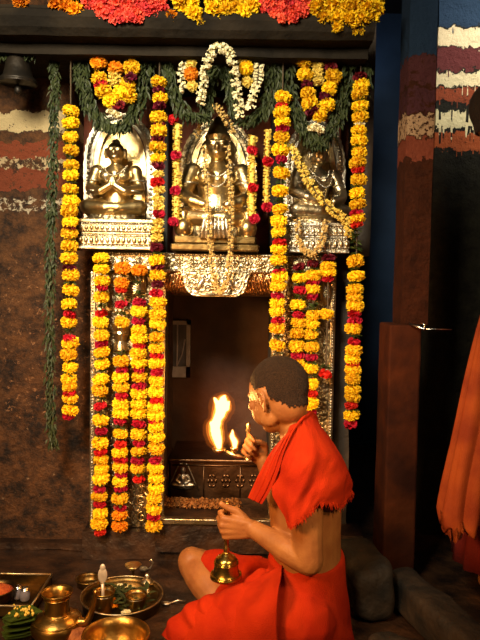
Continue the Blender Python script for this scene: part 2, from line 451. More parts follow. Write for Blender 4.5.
# lintel: frieze of rosettes, vault panels and the medallion
LF = 2.545
lx0, lx1 = X(104, LF, 262), X(336, LF, 262)
zb = Z(273, LF)
bm = bmesh.new(); box(bm, (lx0, LF, zb), (lx1, WY - .008, LT)); lin = part('lintel', bm, M['silver_repousse'], fr, False, .004)
bm = bmesh.new(); n = 17
for i in range(n): rosette(bm, (lx0 + (lx1 - lx0) * (i + .5) / n, LF - .003, (zb + LT) / 2), .022)
part('rosettes', bm, M['silver'], lin, True)
for z in (zb + .006, LT - .006):
    bm = bmesh.new(); tube(bm, [(lx0, LF - .004, z), (lx1, LF - .004, z)], .006, 8); beads(bm, (lx0, LF - .009, z), (lx1, LF - .009, z), .0055, .0118)
    part('bead_row', bm, M['white_silver'], lin, True)
z0 = Z(296.5, LF)
for xa, xb, s in ((X(163, LF), X(190, LF), 1), (X(241, LF), X(274, LF), -1)):
    bm = bmesh.new(); sec = []
    N_ = 10
    ra = [bm.verts.new((xa, LF + .055 - .05 * math.sin(math.pi / 2 * k / N_), z0 + (zb - z0) * (1 - math.cos(math.pi / 2 * k / N_)))) for k in range(N_ + 1)]
    rb = [bm.verts.new((xb, v.co.y, v.co.z)) for v in ra]
    for k in range(N_): bm.faces.new((ra[k], rb[k], rb[k + 1], ra[k + 1]))
    va = bm.verts.new((xa, WY - .01, zb)); vb = bm.verts.new((xb, WY - .01, zb)); vc = bm.verts.new((xa, WY - .01, z0)); vd = bm.verts.new((xb, WY - .01, z0))
    bm.faces.new(ra + [va, vc]); bm.faces.new(rb[::-1] + [vd, vb]); bm.faces.new((vc, vd, rb[0], ra[0])); bm.faces.new((va, vb, vd, vc))
    bmesh.ops.recalc_face_normals(bm, faces=bm.faces[:])
    vp = part('vault_panel', bm, M['copper'], fr)
    bm = bmesh.new(); nr = 9
    for i in range(nr):
        x = xa + (xb - xa) * (i + .5) / nr
        pts = [V((x + s * .03 * (k / 8) - s * .012, LF + .052 - .05 * math.sin(math.pi / 2 * k / 8), z0 + .006 + (zb - z0 - .012) * (1 - math.cos(math.pi / 2 * k / 8)))) for k in range(9)]
        tube(bm, pts, [.003 + .004 * math.sin(math.pi * k / 8) for k in range(9)], 6)
    part('leaf_rib', bm, M['copper'], vp, True)
mx0, mx1 = X(184, LF - .03, 285), X(247, LF - .03, 285)
bm = bmesh.new(); out = []
h = zb - z0 + .004; ww = (mx1 - mx0) / 2; cx = (mx0 + mx1) / 2
def medpts(k): 
    pts = [V((-ww - .018, 0, h)), V((-ww - .004, 0, h * .72)), V((-ww, 0, h * .45)), V((-ww + .012, 0, h * .16)), V((-ww + .04, 0, 0))]
    pts = pts + [V((-p.x, 0, p.z)) for p in reversed(pts)]
    return [bm.verts.new((cx + p.x * k, LF - .035 + (1 - k) * -.1, z0 - .002 + h * .5 + (p.z - h * .5) * k)) for p in pts]
a = medpts(1.); b = [bm.verts.new((v.co.x, LF + .03, v.co.z)) for v in a]
for k in range(len(a)):
    j = (k + 1) % len(a); bm.faces.new((a[k], a[j], b[j], b[k]))
bm.faces.new(a); bm.faces.new(b[::-1]); bmesh.ops.recalc_face_normals(bm, faces=bm.faces[:])
med = part('medallion', bm, M['silver_repousse'], fr, False, .003)
bm = bmesh.new(); ym = LF - .036
for s in (-1, 1):
    ell(bm, (cx + s * .058, ym, z0 + h * .5), (.012, .012, .034), Matrix.Rotation(s * -.55, 3, 'Y'), 2)
    spiral(bm, (cx + s * .088, ym, z0 + h * .55), .024, 1.5, .004, s)
    spiral(bm, (cx + s * .03, ym, z0 + h * .32), .018, 1.5, .0036, -s)
    spiral(bm, (cx + s * .04, ym, z0 + h * .75), .016, 1.5, .0036, s)
    tube(bm, [V((cx + s * p[0], ym, z0 + h * p[1])) for p in ((.0, .06), (.05, .06), (.09, .14), (.108, .4), (.112, .75), (.122, .95))], .0045, 6)
part('scrollwork', bm, M['white_silver'], med, True)
bm = bmesh.new(); rosette(bm, (cx, ym - .002, z0 + h * .42), .024); part('rosette', bm, M['gold'], med, True)
# gilt fan of leaves and a small capital on the near jamb, figure panel low down
bm = bmesh.new(); c = at(146, 292, JF - .012)
for k in range(9):
    a = math.radians(100 + k * 11); d = V((math.cos(a), 0, math.sin(a)))
    tube(bm, [c, c + d * .045 + V((0, -.012, 0)), c + d * .085], [.003, .008, .002], 6)
part('leaf_fan', bm, M['gold'], fr, True)
bm = bmesh.new(); c = at(121, 352, JF - .022)
lathe(bm, [(.018, 0), (.03, .01), (.028, .03), (.02, .045), (.026, .06), (.034, .075), (.03, .085), (.036, .1), (.036, .115)], c, 14)
part('capital', bm, M['gold'], fr)
bm = bmesh.new(); c = at(146, 512, JF - .012)
for s in (-1, 1):
    spiral(bm, c + V((s * .018, 0, .05)), .026, 1.6, .005, s); spiral(bm, c + V((s * .016, 0, -.02)), .026, 1.6, .005, -s)
tube(bm, [c + V((-.02, -.005, .1)), c + V((.012, -.012, .07)), c + V((-.008, -.012, .02)), c + V((.01, -.01, -.05))], [.008, .012, .012, .006], 8)
part('carved_figure', bm, M['gold'], fr, True)
bm = bmesh.new(); c = at(326, 293, JF - .02)
bmv = ell(bm, c, (.024, .010, .045), sub=3)
pl = part('oval_plate', bm, M['gold'], fr, True)
bm = bmesh.new(); spiral(bm, c + V((0, -.009, .014)), .013, 1.5, .003); spiral(bm, c + V((0, -.009, -.012)), .012, 1.5, .003, -1)
part('scrollwork', bm, M['white_silver'], pl, True)

# ================================================================ INSIDE THE SANCTUM
PY = 2.80
pz0, pz1 = BASE, Z(459, PY)
plin = empty('carved_plinth', (X(225, PY), PY + .2, 0), 'dark carved metal plinth with a seated figure in relief behind the doorway ledge', 'plinth')
bm = bmesh.new(); box(bm, (OPEN_L + .008, PY, .0), (OPEN_R - .008, PY + .3, pz1 - .012)); part('block', bm, M['plinth'], plin, False, .006)
bm = bmesh.new(); box(bm, (OPEN_L + .006, PY - .02, pz1 - .014), (OPEN_R - .006, PY + .32, pz1)); part('top_slab', bm, M['plinth'], plin, False, .004)
bm = bmesh.new()
for z in (pz1 - .03, pz1 - .205): tube(bm, [(OPEN_L + .02, PY - .004, z), (OPEN_R - .02, PY - .004, z)], .004, 6)
for x in (X(170, PY), X(206, PY), X(243, PY)):
    tube(bm, [(x, PY - .003, pz1 - .03), (x, PY - .003, pz1 - .205)], .003, 6)
for x_ in (212, 226, 240, 254):
    c = at(x_, 481, PY)
    for a_ in range(6): ell(bm, c + V((.016 * math.cos(a_ * 1.047), 0, .026 * math.sin(a_ * 1.047))), (.008, .005, .012), Matrix.Rotation(-a_ * 1.047, 3, 'Y'), 1)
    ell(bm, c, (.009, .006, .012), sub=1)
part('relief_border', bm, M['plinth'], plin, True)
bm = bmesh.new(); c = at(183, 489, PY)
ell(bm, c + V((0, 0, .008)), (.05, .014, .012), sub=2); ell(bm, c + V((0, 0, .045)), (.018, .014, .026), sub=2); ell(bm, c + V((0, 0, .085)), (.012, .012, .014), sub=2)
for s in (-1, 1):
    chain(bm, [c + V((s * .018, 0, .062)), c + V((s * .032, -.004, .04)), c + V((s * .012, -.01, .028))], [.007, .006, .005], 8)
    chain(bm, [c + V((s * .012, 0, .022)), c + V((s * .044, -.004, .02)), c + V((0, -.01, .016))], [.01, .009, .006], 8)
part('relief_figure', sculpt(bm, .003, 2), M['white_silver'], plin, True)
bm = bmesh.new()
for s in (-1, 1): tube(bm, [c + V((s * .07, -.002, -.004)), c + V((s * .05, -.003, .04)), c + V((s * .02, -.003, .11)), c + V((0, -.003, .12))], .003, 6)
part('relief_arch', bm, M['white_silver'], plin, True)

gY = 3.26
c = at(171, 349, gY)
pf = empty('picture_frame', c, 'grey framed glass panel hung on the dark sanctum wall', 'frame')
hw, hh = .098, .145
bm = bmesh.new()
for a, b in (((-hw, 0, -hh), (-hw + .02, .03, hh)), ((hw - .02, 0, -hh), (hw, .03, hh)), ((-hw, 0, hh - .02), (hw, .03, hh)), ((-hw, 0, -hh), (hw, .03, -hh + .055))): box(bm, a, b)
part('frame', bm, M['frame_grey'], pf).location = (0, 0, 0)
bm = bmesh.new(); box(bm, (-hw + .015, .014, -hh + .05), (hw - .015, .022, hh - .015)); part('pane', bm, M['glass'], pf).location = (0, 0, 0)
bm = bmesh.new(); box(bm, (.028, .004, -hh + .05), (.034, .014, hh - .02)); tube(bm, [V((.034, .01, -.08)), V((.055, .008, -.03)), V((.07, .01, .05))], .004, 6); part('glazing_bar', bm, M['frame_grey'], pf).location = (0, 0, 0)

# ================================================================ IDOLS
def arch(bm, w, h, d, y, t, n=40, shoulder=.55, bumps=0.):
    """ring shaped arch: half width w, height h, ring thickness t, depth d; stands on z=0"""
    def curve(w, h):
        pts = []
        for i in range(n + 1):
            a = math.pi * i / n
            pts.append(V((w * math.cos(a) * (1 if abs(math.cos(a)) > 0 else 1), 0, h * shoulder + h * (1 - shoulder) * math.sin(a) ** .9)))
        return [V((w, 0, 0))] + pts + [V((-w, 0, 0))]
    A, B = curve(w, h), curve(w - t, h - t)
    if bumps:
        for i, p in enumerate(A): p += V((p.x, 0, p.z - h * .5)).normalized() * (bumps * (i % 2))
    q = [[bm.verts.new((p.x, y + k, p.z)) for p in c] for c in (A, B) for k in (0, d)]
    for i in range(len(A) - 1):
        a0, a1, b0, b1 = [(r[i], r[i + 1]) for r in q]
        bm.faces.new((a0[0], a0[1], b0[1], b0[0])); bm.faces.new((a1[0], b1[0], b1[1], a1[1]))
        bm.faces.new((a0[0], a1[0], a1[1], a0[1])); bm.faces.new((b0[0], b0[1], b1[1], b1[0]))
    bm.faces.new((q[0][0], q[2][0], q[3][0], q[1][0])); bm.faces.new((q[0][-1], q[1][-1], q[3][-1], q[2][-1]))

def arch_panel(bm, w, h, y0, y1, n=40, shoulder=.55):
    pts = [V((w, 0, 0))] + [V((w * math.cos(math.pi * i / n), 0, h * shoulder + h * (1 - shoulder) * math.sin(math.pi * i / n) ** .9)) for i in range(n + 1)] + [V((-w, 0, 0))]
    a = [bm.verts.new((p.x, y0, p.z)) for p in pts]; b = [bm.verts.new((p.x, y1, p.z)) for p in pts]
    for i in range(len(a)):
        j = (i + 1) % len(a); bm.faces.new((a[i], a[j], b[j], b[i]))
    bm.faces.new(a); bm.faces.new(b[::-1]); bmesh.ops.recalc_face_normals(bm, faces=bm.faces[:])

def seated(bm, k=1., crown=.0, belly=1., hands='chest'):
    """cross legged figure facing -Y, seat on z=0, head top near .335*k"""
    P = lambda x, y, z: V((x, y, z)) * k
    ell(bm, P(0, -.02, .026), (.125 * k, .09 * k, .028 * k))
    loft(bm, [(P(0, .02, .03), P(.075, 0, 0), P(0, .06, 0)), (P(0, .02, .08), P(.068 * belly, 0, 0), P(0, .056, 0)), (P(0, .015, .13), P(.058 * belly, 0, 0), P(0, .045, 0)), (P(0, .01, .18), P(.074, 0, 0), P(0, .05, 0)),
              (P(0, .012, .212), P(.082, 0, 0), P(0, .045, 0)), (P(0, .012, .232), P(.05, 0, 0), P(0, .035, 0)), (P(0, .01, .25), P(.024, 0, 0), P(0, .024, 0)), (P(0, .008, .27), P(.024, 0, 0), P(0, .024, 0))])
    for s in (-1, 1):
        chain(bm, [P(s * .05, .01, .05), P(s * .118, -.045, .048), P(s * .03, -.088, .04), P(-s * .03, -.095, .048)], [.045 * k, .036 * k, .026 * k, .017 * k])
        ell(bm, P(s * .038, -.028, .188), (.034 * k, .026 * k, .028 * k))
        ell(bm, P(s * .088, .012, .215), .032 * k)
        if hands == 'chest': chain(bm, [P(s * .09, .01, .21), P(s * .112, -.015, .135), P(s * .055, -.075, .115), P(s * .012, -.08, .14), P(s * .004, -.075, .175)], [.029 * k, .024 * k, .019 * k, .015 * k, .010 * k])
        else: chain(bm, [P(s * .09, .01, .21), P(s * .118, -.02, .13), P(s * .085, -.08, .10), P(s * .04, -.095, .085)], [.032 * k, .028 * k, .022 * k, .018 * k])
        ell(bm, P(s * .044, -.005, .295), (.009 * k, .014 * k, .026 * k))           # long ears
    ell(bm, P(0, -.005, .300), (.040 * k, .043 * k, .047 * k)); ell(bm, P(0, -.02, .278), (.030 * k, .030 * k, .026 * k))
    ell(bm, P(0, -.048, .293), (.0075 * k, .010 * k, .014 * k), sub=2)                # nose
    for s in (-1, 1):
        ell(bm, P(s * .017, -.040, .305), (.011 * k, .007 * k, .005 * k), sub=2)
        ell(bm, P(s * .018, -.040, .315), (.014 * k, .007 * k, .003 * k), sub=2)
    ell(bm, P(0, -.044, .272), (.012 * k, .008 * k, .004 * k), sub=2)
    if crown:
        lathe(bm, [(.043 * k, 0), (.046 * k, .014 * k), (.036 * k, .03 * k), (.028 * k, .05 * k), (.016 * k, .07 * k), (.005 * k, .085 * k)], P(0, .0, .325), 20)
    else:
        ell(bm, P(0, .004, .345), (.020 * k, .020 * k, .018 * k), sub=2)

def necklace(k, drop=.05, n=26, w=.05, y=-.05):
    bm = bmesh.new()
    for i in range(n + 1):
        t = i / n * 2 - 1
        ell(bm, V((w * t, y - .012 * (1 - t * t) + .03 * t * t, .232 - drop * (1 - t * t))) * k, .0042 * k, sub=1)
    return bm

def pedestal(px0, px1, py0, py1, Yf, label, mat, dep=.22):
    p0, p1 = at(px0, (py0 + py1) / 2, Yf), at(px1, (py0 + py1) / 2, Yf)
    w_, h_ = (p1.x - p0.x) / 2, (py1 - py0) / F * Yf
    loc = V(((p0.x + p1.x) / 2, Yf + dep / 2, SHELF))
    e = empty('pedestal', loc, label, 'pedestal')
    d2 = dep / 2
    levels = [(0, .10, 1.0), (.10, .16, .94), (.16, .42, 1.0), (.42, .50, .9), (.50, .58, .93), (.58, .82, .98), (.82, .88, .95), (.88, 1.0, 1.03)]
    bm = bmesh.new()
    for a, b, s in levels: box(bm, (-w_ * s, -d2 * s, h_ * a), (w_ * s, d2 * s, h_ * b + .0004))
    bev(mk('body', bm, mat, e), .003)
    for z, s, r in ((.13, .95, .0045), (.46, .92, .0045), (.62, .99, .004), (.85, .97, .0045)):
        bm = bmesh.new(); beads(bm, (-w_ * s, -d2 * s, h_ * z), (w_ * s, -d2 * s, h_ * z), r, .0098)
        beads(bm, (w_ * s, -d2 * s, h_ * z), (w_ * s, d2 * s, h_ * z), r, .0098); beads(bm, (-w_ * s, -d2 * s, h_ * z), (-w_ * s, d2 * s, h_ * z), r, .0098)
        mk('bead_row', bm, M['white_silver'], e, True)
    bm = bmesh.new(); n = int(w_ * 2 / .02)
    for i in range(n):
        x = -w_ + (i + .5) * w_ * 2 / n
        ell(bm, (x, -d2 - .001, h_ * .30), (.0085, .006, h_ * .11), sub=2)
    mk('lotus_petals', bm, M['silver'], e, True)
    bm = bmesh.new()
    for i in range(n): ell(bm, (-w_ + (i + .5) * w_ * 2 / n, -d2 * .985, h_ * .71), (.0085, .005, h_ * .08), sub=2)
    mk('upper_petals', bm, M['silver'], e, True)
    return e, SHELF + h_

def idol(name, x, Yc, z, k, label, body_mat, crown=0., hands='chest', aw=.15, ah=.46, dz=0., belly=1., back=.10, ring='white_silver', inner='gold', rotz=0., shoulder=.55):
    e = empty(name, (x, Yc, z), label, 'statue')
    bm = bmesh.new(); seated(bm, k, crown, belly, hands)
    for v in bm.verts: v.co.z += dz
    b = mk('figure', sculpt(bm, .0034, 2), body_mat, e, True); b.rotation_euler = (0, 0, rotz)
    bm = bmesh.new(); lathe(bm, [(.128 * k, 0), (.135 * k, .012), (.12 * k, dz * .5 + .012), (.132 * k, dz + .012), (.12 * k, dz + .02)], (0, 0, 0), 36)
    for v in bm.verts: v.co.y *= .72
    mk('lotus_seat', bm, M['silver_dark'], e, True)
    for dr, wd in ((.045, .05), (.085, .06)):
        bm = necklace(k, dr, 26, wd, -.052 if dr < .06 else -.075)
        for v in bm.verts: v.co.z += dz
        o = mk('necklace', bm, M['white_silver'], e, True); o.rotation_euler = (0, 0, rotz)
    for s in (-1, 1):
        for pz, pr in ((.17, .03), (.118, .024)):
            bm = bmesh.new()
            r_ = bmesh.ops.create_circle(bm, segments=14, radius=pr * k * 1.05)
            ring_ = [V((s * (.098 if pz > .15 else .09) * k, (-.004 if pz > .15 else -.045) * k, pz * k + dz)) + V((v.co.x, v.co.y, 0)) for v in r_['verts']]
            bmesh.ops.delete(bm, geom=r_['verts'], context='VERTS')
            tube(bm, ring_ + [ring_[0]], .0045 * k, 6)
            o = mk('armlet', bm, M['white_silver'], e, True); o.rotation_euler = (0, 0, rotz)
    bm = bmesh.new(); arch(bm, aw, ah, .03, back, .036, 44, shoulder, .004); pl = mk('halo_arch', bm, M[ring], e)
    bm = bmesh.new(); nb = 40
    for i in range(nb + 1):
        t = i / nb; a = math.pi * t
        p = V(((aw - .018) * math.cos(a), back - .003, ah * shoulder + (ah * (1 - shoulder) - .018) * max(0, math.sin(a)) ** .9)); ell(bm, p, .0085, sub=1)
    for s in (-1, 1):
        for i in range(12): ell(bm, (s * (aw - .018), back - .003, ah * shoulder * i / 12), .0085, sub=1)
    mk('studs', bm, M['white_silver'], pl, True)
    bm = bmesh.new(); arch(bm, aw - .04, ah - .04, .02, back - .01, .02, 44, shoulder); mk('inner_arch', bm, M[inner], e)
    bm = bmesh.new(); arch_panel(bm, aw - .045, ah - .05, back + .012, back + .02, 44, shoulder); mk('back_panel', bm, M[inner], e)
    return e
_, ptop = pedestal(78, 153, 219, 249, 2.49, 'tiered silver pedestal under the small seated idol beside the striped wall', M['silver'])
p = at(115.5, 218, 2.60)
idol('seated_idol', p.x, 2.60, ptop, .88, 'small gilt seated idol with joined hands under a silver arch near the striped wall', M['gold'], 0, 'chest', .148, .455, .012, 1., .085)
_, ptop = pedestal(288, 350, 221, 251, 2.49, 'grey silver pedestal under the idol nearest the red brown pillar', M['white_silver'])
p = at(316, 218, 2.60)
idol('seated_idol', p.x, 2.60, ptop, .88, 'silver seated idol half hidden by a diagonal cream garland nearest the pillar', M['silver'], 0, 'lap', .125, .44, .012, 1., .085, rotz=.35)
# the large idol in the middle
p = at(216, 248, 2.62)
ci = idol('crowned_idol', p.x, 2.62, SHELF, 1.13, 'large crowned gilt idol seated in the middle above the doorway', M['gold'], 1, 'lap', .158, .565, .085, 1.12, .11, 'silver_dark', 'gold', 0., .62)
bm = bmesh.new()
for i in range(7):
    x = (i - 3) * .014
    tube(bm, [V((x * .7, -.10, .165)), V((x, -.122, .12)), V((x * 1.25, -.135, .05))], [.006, .008, .009], 8)
mk('pleated_apron', bm, M['white_silver'], ci, True)
bm = bmesh.new(); beads(bm, (-.055, -.10, .172), (.055, -.10, .172), .008, .014); beads(bm, (-.055, -.104, .157), (.055, -.104, .157), .006, .011)
mk('belt', bm, M['white_silver'], ci, True)
bm = bmesh.new(); box(bm, (-.172, -.13, 0), (.172, .10, .028)); box(bm, (-.16, -.12, .028), (.16, .1, .06)); bev(mk('base', bm, M['brass_dark'], ci), .006)
for s in (-1, 1):
    bm = bmesh.new(); lathe(bm, [(.02, 0), (.034, .01), (.038, .035), (.03, .06), (.016, .07), (.022, .09), (.012, .105)], (s * .125, -.09, .06), 20); mk('water_pot', bm, M['gold'], ci, True)
# ================================================================ FLOWERS
def petal(bm, c, d, up, L, w, curl=.25):
    """one petal from c along d; four faces, slightly cupped"""
    s = d.cross(up)
    if s.length < 1e-4: s = d.orthogonal()
    s.normalize(); n = s.cross(d)
    a = bm.verts.new(c - s * w * .25); b = bm.verts.new(c + s * w * .25)
    m1 = bm.verts.new(c + d * L * .6 - s * w * .5 + n * L * curl * .5); m2 = bm.verts.new(c + d * L * .6 + s * w * .5 + n * L * curl * .5)
    mm = bm.verts.new(c + d * L * .6 + n * L * curl * .2); t = bm.verts.new(c + d * L + n * L * curl * .1)
    bm.faces.new((a, mm, m1)); bm.faces.new((a, b, mm)); bm.faces.new((b, m2, mm)); bm.faces.new((m1, mm, t)); bm.faces.new((mm, m2, t))

def bloom(name, R, H, n, seed, mat, L=.018, w=.014, core=.62):
    """ruffled flower head round the z axis, radius R, half height H"""
    r = random.Random(seed); bm = bmesh.new()
    ell(bm, (0, 0, 0), (R * core, R * core, H * core), sub=2)
    for i in range(n):
        z = 1 - 2 * (i + .5) / n; a = i * 2.39996 + r.uniform(-.3, .3)
        q = math.sqrt(1 - z * z); d = V((q * math.cos(a), q * math.sin(a), z))
        c = V((d.x * R * core * .8, d.y * R * core * .8, d.z * H * core * .85))
        dd = (V((d.x, d.y, d.z * .75)) + V((r.uniform(-.3, .3), r.uniform(-.3, .3), r.uniform(-.3, .3)))).normalized()
        rr = ((math.hypot(dd.x, dd.y) / R) ** 3 + (abs(dd.z) / H) ** 3) ** (-1 / 3)
        petal(bm, c, dd, V((r.uniform(-1, 1), r.uniform(-1, 1), r.uniform(-1, 1))), max(.006, (rr - c.length) * r.uniform(.85, 1.2)), w * r.uniform(.8, 1.3), r.uniform(-.4, .5))
    me = bpy.data.meshes.new(name); bm.to_mesh(me); bm.free(); me.materials.append(M[mat]); return me

def leaf(bm, c, d, up, L, w):
    s = d.cross(up)
    if s.length < 1e-4: s = d.orthogonal()
    s.normalize(); n = s.cross(d)
    a = bm.verts.new(c); t = bm.verts.new(c + d * L)
    l1 = bm.verts.new(c + d * L * .3 - s * w * .45 + n * L * .06); l2 = bm.verts.new(c + d * L * .68 - s * w * .38 + n * L * .06)
    r1 = bm.verts.new(c + d * L * .3 + s * w * .45 + n * L * .06); r2 = bm.verts.new(c + d * L * .68 + s * w * .38 + n * L * .06)
    m1 = bm.verts.new(c + d * L * .3); m2 = bm.verts.new(c + d * L * .68)
    for f in ((a, m1, l1), (l1, m1, m2, l2), (l2, m2, t), (a, r1, m1), (r1, r2, m2, m1), (r2, t, m2)): bm.faces.new(f)

def tuft(name, R, n, seed, mat='leaf', L=.026):
    r = random.Random(seed); bm = bmesh.new()
    for i in range(n):
        a = r.uniform(0, 6.283); d = V((math.cos(a), math.sin(a), r.uniform(-.5, .4))).normalized()
        leaf(bm, V((0, 0, r.uniform(-.004, .004))), d, V((r.uniform(-.5, .5), r.uniform(-.5, .5), 1)), R * r.uniform(.7, 1.15), .011)
    me = bpy.data.meshes.new(name); bm.to_mesh(me); bm.free(); me.materials.append(M[mat]); return me

MY = [bloom('marigold', .034, .0225, 230, 10 + i, 'yellow', w=.009, core=.78) for i in range(4)]
MO = [bloom('marigold', .034, .0225, 230, 20 + i, 'orange', w=.009, core=.78) for i in range(2)]
MP = [bloom('pale_bloom', .026, .017, 90, 30 + i, 'paleyellow', w=.010) for i in range(2)]
MR = [bloom('red_bloom', .030, .0165, 60, 40 + i, 'crimson', w=.02) for i in range(3)]
MM = [bloom('maroon_bloom', .029, .0165, 60, 50 + i, 'maroon', w=.02) for i in range(3)]
MW = [bloom('cream_bloom', .024, .012, 60, 60 + i, 'cream', w=.010) for i in range(1)]
ML = [tuft('leaf_tuft', .030, 16, 70 + i) for i in range(3)]
KINDS = {'Y': (MY, 'marigold'), 'O': (MO, 'marigold'), 'P': (MP, 'pale_bloom'), 'R': (MR, 'red_bloom'), 'M': (MM, 'maroon_bloom'), 'W': (MW, 'cream_bloom'), 'L': (ML, 'leaf_tuft')}

def put_bloom(k, parent, loc, sc=1., sz=1., tilt=.25):
    ms, nm = KINDS[k]
    o = bpy.data.objects.new(nm, rnd.choice(ms)); COL.objects.link(o); o.parent = parent; o.location = loc
    o.rotation_euler = (rnd.uniform(-tilt, tilt), rnd.uniform(-tilt, tilt), rnd.uniform(0, 6.28)); o.scale = (sc, sc, sc * sz)
    return o

def strand(px, Y, spec, label, top=None, group=None, px2=None, sc=.97, fill='L', cat='garland', dy=0):
    """hanging garland: spec = 'Y110 R123 ...' heights from the photograph turned into heights on the cord"""
    items = [(s[0], float(s[1:]) + dy) for s in spec.split()]
    items.sort(key=lambda t: t[1])
    mid = (items[0][1] + items[-1][1]) / 2
    px2 = px if px2 is None else px2
    x = at((px + px2) / 2, mid, Y).x
    zf = lambda py: at(px + (px2 - px) * (py - items[0][1]) / max(1, items[-1][1] - items[0][1]), py, Y).z
    zt = zf(top if top is not None else items[0][1] - 8); zb = zf(items[-1][1])
    e = empty('flower_garland', (x, Y, zt), label, cat, group)
    bm = bmesh.new(); tube(bm, [V((0, 0, 0)), V((.002, 0, (zb - zt) * .5)), V((0, 0, zb - zt))], .0028, 6); mk('cord', bm, M['cord'], e)
    prev = None
    for k, py in items:
        s = {'Y': 1, 'O': 1, 'P': 1, 'R': .95, 'M': .95, 'W': 1, 'L': 1.0}[k] * sc * rnd.uniform(.92, 1.06)
        put_bloom(k, e, (rnd.uniform(-.004, .004), rnd.uniform(-.003, .003), zf(py) - zt), s, rnd.uniform(.92, 1.1))
        if prev and fill and 9 < py - prev < 22 and k != 'L': put_bloom(fill, e, (0, 0, zf((py + prev) / 2) - zt), .95 * sc)
        prev = py
    return e
GY = 2.44
strand(70, GY, 'Y111 Y123 Y137 Y150 Y165 Y175 Y189 Y201 Y211 Y222 M228 Y233 Y246 Y258 M268 Y275 Y290 Y304 R314 Y322 R339 Y343 Y354 Y367 Y379 Y387 R393 Y398 Y410 R416',
       'long yellow marigold garland beside the dark leaf string, nearest the striped wall', 60)
strand(157, GY, 'Y82 M90 Y98 M106 Y117 M124 Y131 M139 Y147 Y158 M165 P174 R182 P190 P199 P207 R214 P222 P230 P238 M247 Y260 M267 Y275 M284 R293 Y302 Y314 Y324 Y337 Y348 R356 Y363 R372 Y381 Y392 R401 Y406 Y415 R421 Y427 Y437 Y448 R460 Y468 Y478 Y488 Y498 Y508 R516 Y526',
       'longest yellow and maroon garland, hanging past the near edge of the dark doorway', 62)
strand(281, GY, 'Y97 R106 Y112 Y122 R129 Y137 Y150 R159 Y173 L182 Y191 L200 Y209 Y221 Y232 R243 Y249 Y260 R272 Y277 Y286 R296 Y303 Y311 R321 Y328 Y345 R361 Y368 Y380',
       'long yellow and red garland from the beam to behind the seated head', 62, px2=278)
strand(361, GY, 'M77 Y86 Y94 L100 Y106 Y117 W125 Y131 Y141 Y153 Y163 R169 Y180 Y193 Y204 R213 Y218 R224 L230 L236 L242 L248 L254 Y261 Y276 Y289 Y297 Y306 R313 R321 Y328 L335 R342 Y350 Y359 R364 Y370 Y379 Y390 Y397 R405 Y415 R424',
       'yellow and red garland with a green leafy gap, nearest the red brown pillar', 60, px2=351)
JY = 2.488
strand(101, JY, 'Y258 Y269 Y281 R287 Y297 R313 Y322 Y335 R344 Y352 Y364 Y379 Y390 R406 Y420 R431 Y443 R452 Y460 Y469 Y478 R489 Y496 R504 Y513 Y523 R532', 'outermost marigold strand on the door jamb, ending in a red bloom near the floor', 254)
strand(121, JY, 'O268 O283 R289 L297 R304 Y322 L353 Y361 R370 Y377 Y387 R396 Y404 Y413 R421 Y434 R444 Y452 R459 Y467 R474 Y481 R488 Y498 R508 O515 O526', 'marigold strand with a gilt capital showing through its gap on the near jamb', 256)
strand(139, JY, 'O270 L282 L292 R302 Y311 R321 Y330 Y338 R345 Y353 Y363 R369 Y377 R386 Y393 Y404 Y413 R424 Y434 R443 Y451 R461 Y468 R479', 'short marigold strand just inside the longest garland, ending above the carved jamb panel', 256)
strand(298, JY, 'M267 Y278 R290 L298 Y305 R315 Y322 Y333 Y346 R356 Y364 Y374', 'marigold strand with a dark red top bloom, beside the long garland behind the head', 258)
strand(312, JY, 'M264 Y275 R282 Y289 R296 L305 Y315 Y324 Y334 Y347 R357 Y368 L376 Y384 R393 Y403 R413', 'marigold strand with bright red lower blooms, ending by the nape of the seated person', 256)
strand(327, JY, 'M258 Y266 Y273 R278 Y314 L367 R374', 'sparse marigold strand with an oval gilt plate in it, outermost on the far jamb', 252, fill=None)

def leafy(path, Y, label, dens=1., wid=.03, L=.045, mat='leaf_dark', cat='leaf garland', name='leaf_garland', dy=0., hang=.75, yb=None):
    P = [at(px, py, Y if yb is None else yb) for px, py in path]
    e = empty(name, P[0], label, cat)
    C = catmull([p - P[0] for p in P], 40); bm = bmesh.new(); tube(bm, C, .003, 6); mk('cord', bm, M['cord'], e)
    ln = sum((b - a).length for a, b in zip(C, C[1:])); bm = bmesh.new(); n = int(ln * 520 * dens)
    for i in range(n):
        t = rnd.random() * 40; k = min(int(t), 39); p = C[k].lerp(C[k + 1], t - k); tg = (C[k + 1] - C[k]).normalized()
        if tg.z > 0: tg = -tg
        d = (V((0, 0, -1)) * hang + tg * .5 + V((rnd.uniform(-1, 1), rnd.uniform(-1, .35), rnd.uniform(-.7, .6))) * .75).normalized()
        q = p + V((rnd.uniform(-wid, wid), rnd.uniform(-wid, wid * .6), rnd.uniform(-.01, .01))) * .8
        leaf(bm, q, d, V((rnd.uniform(-.6, .6), -1, rnd.uniform(-.6, .6))), L * rnd.uniform(.6, 1.2), L * rnd.uniform(.2, .34))
    o = mk('leaves', bm, M[mat], e); o['kind'] = 'stuff'
    return e
leafy([(54, 45), (55, 90), (54, 140), (52, 200), (51, 260), (50, 330), (51, 400), (53, 445)], 2.47, 'long dark leaf string hanging by the yellow garland nearest the striped wall', 1.5, .020, .028)
leafy([(-8, 62), (12, 52), (30, 55), (48, 46), (62, 52)], 2.42, 'thin withered leaf string sagging along the beam above the dark hanging bell', 1., .016, .026)
LY = 2.475
leafy([(80, 52), (84, 85), (95, 112), (114, 128), (132, 116), (143, 88), (148, 52)], LY, 'thick green leaf swag round the head of the idol near the striped wall', 2.3, .032, .036)
leafy([(166, 58), (170, 85), (186, 112), (206, 116)], LY, 'green leaf swag drooping beside the large crowned idol, toward the striped wall', 2.3, .032, .036)
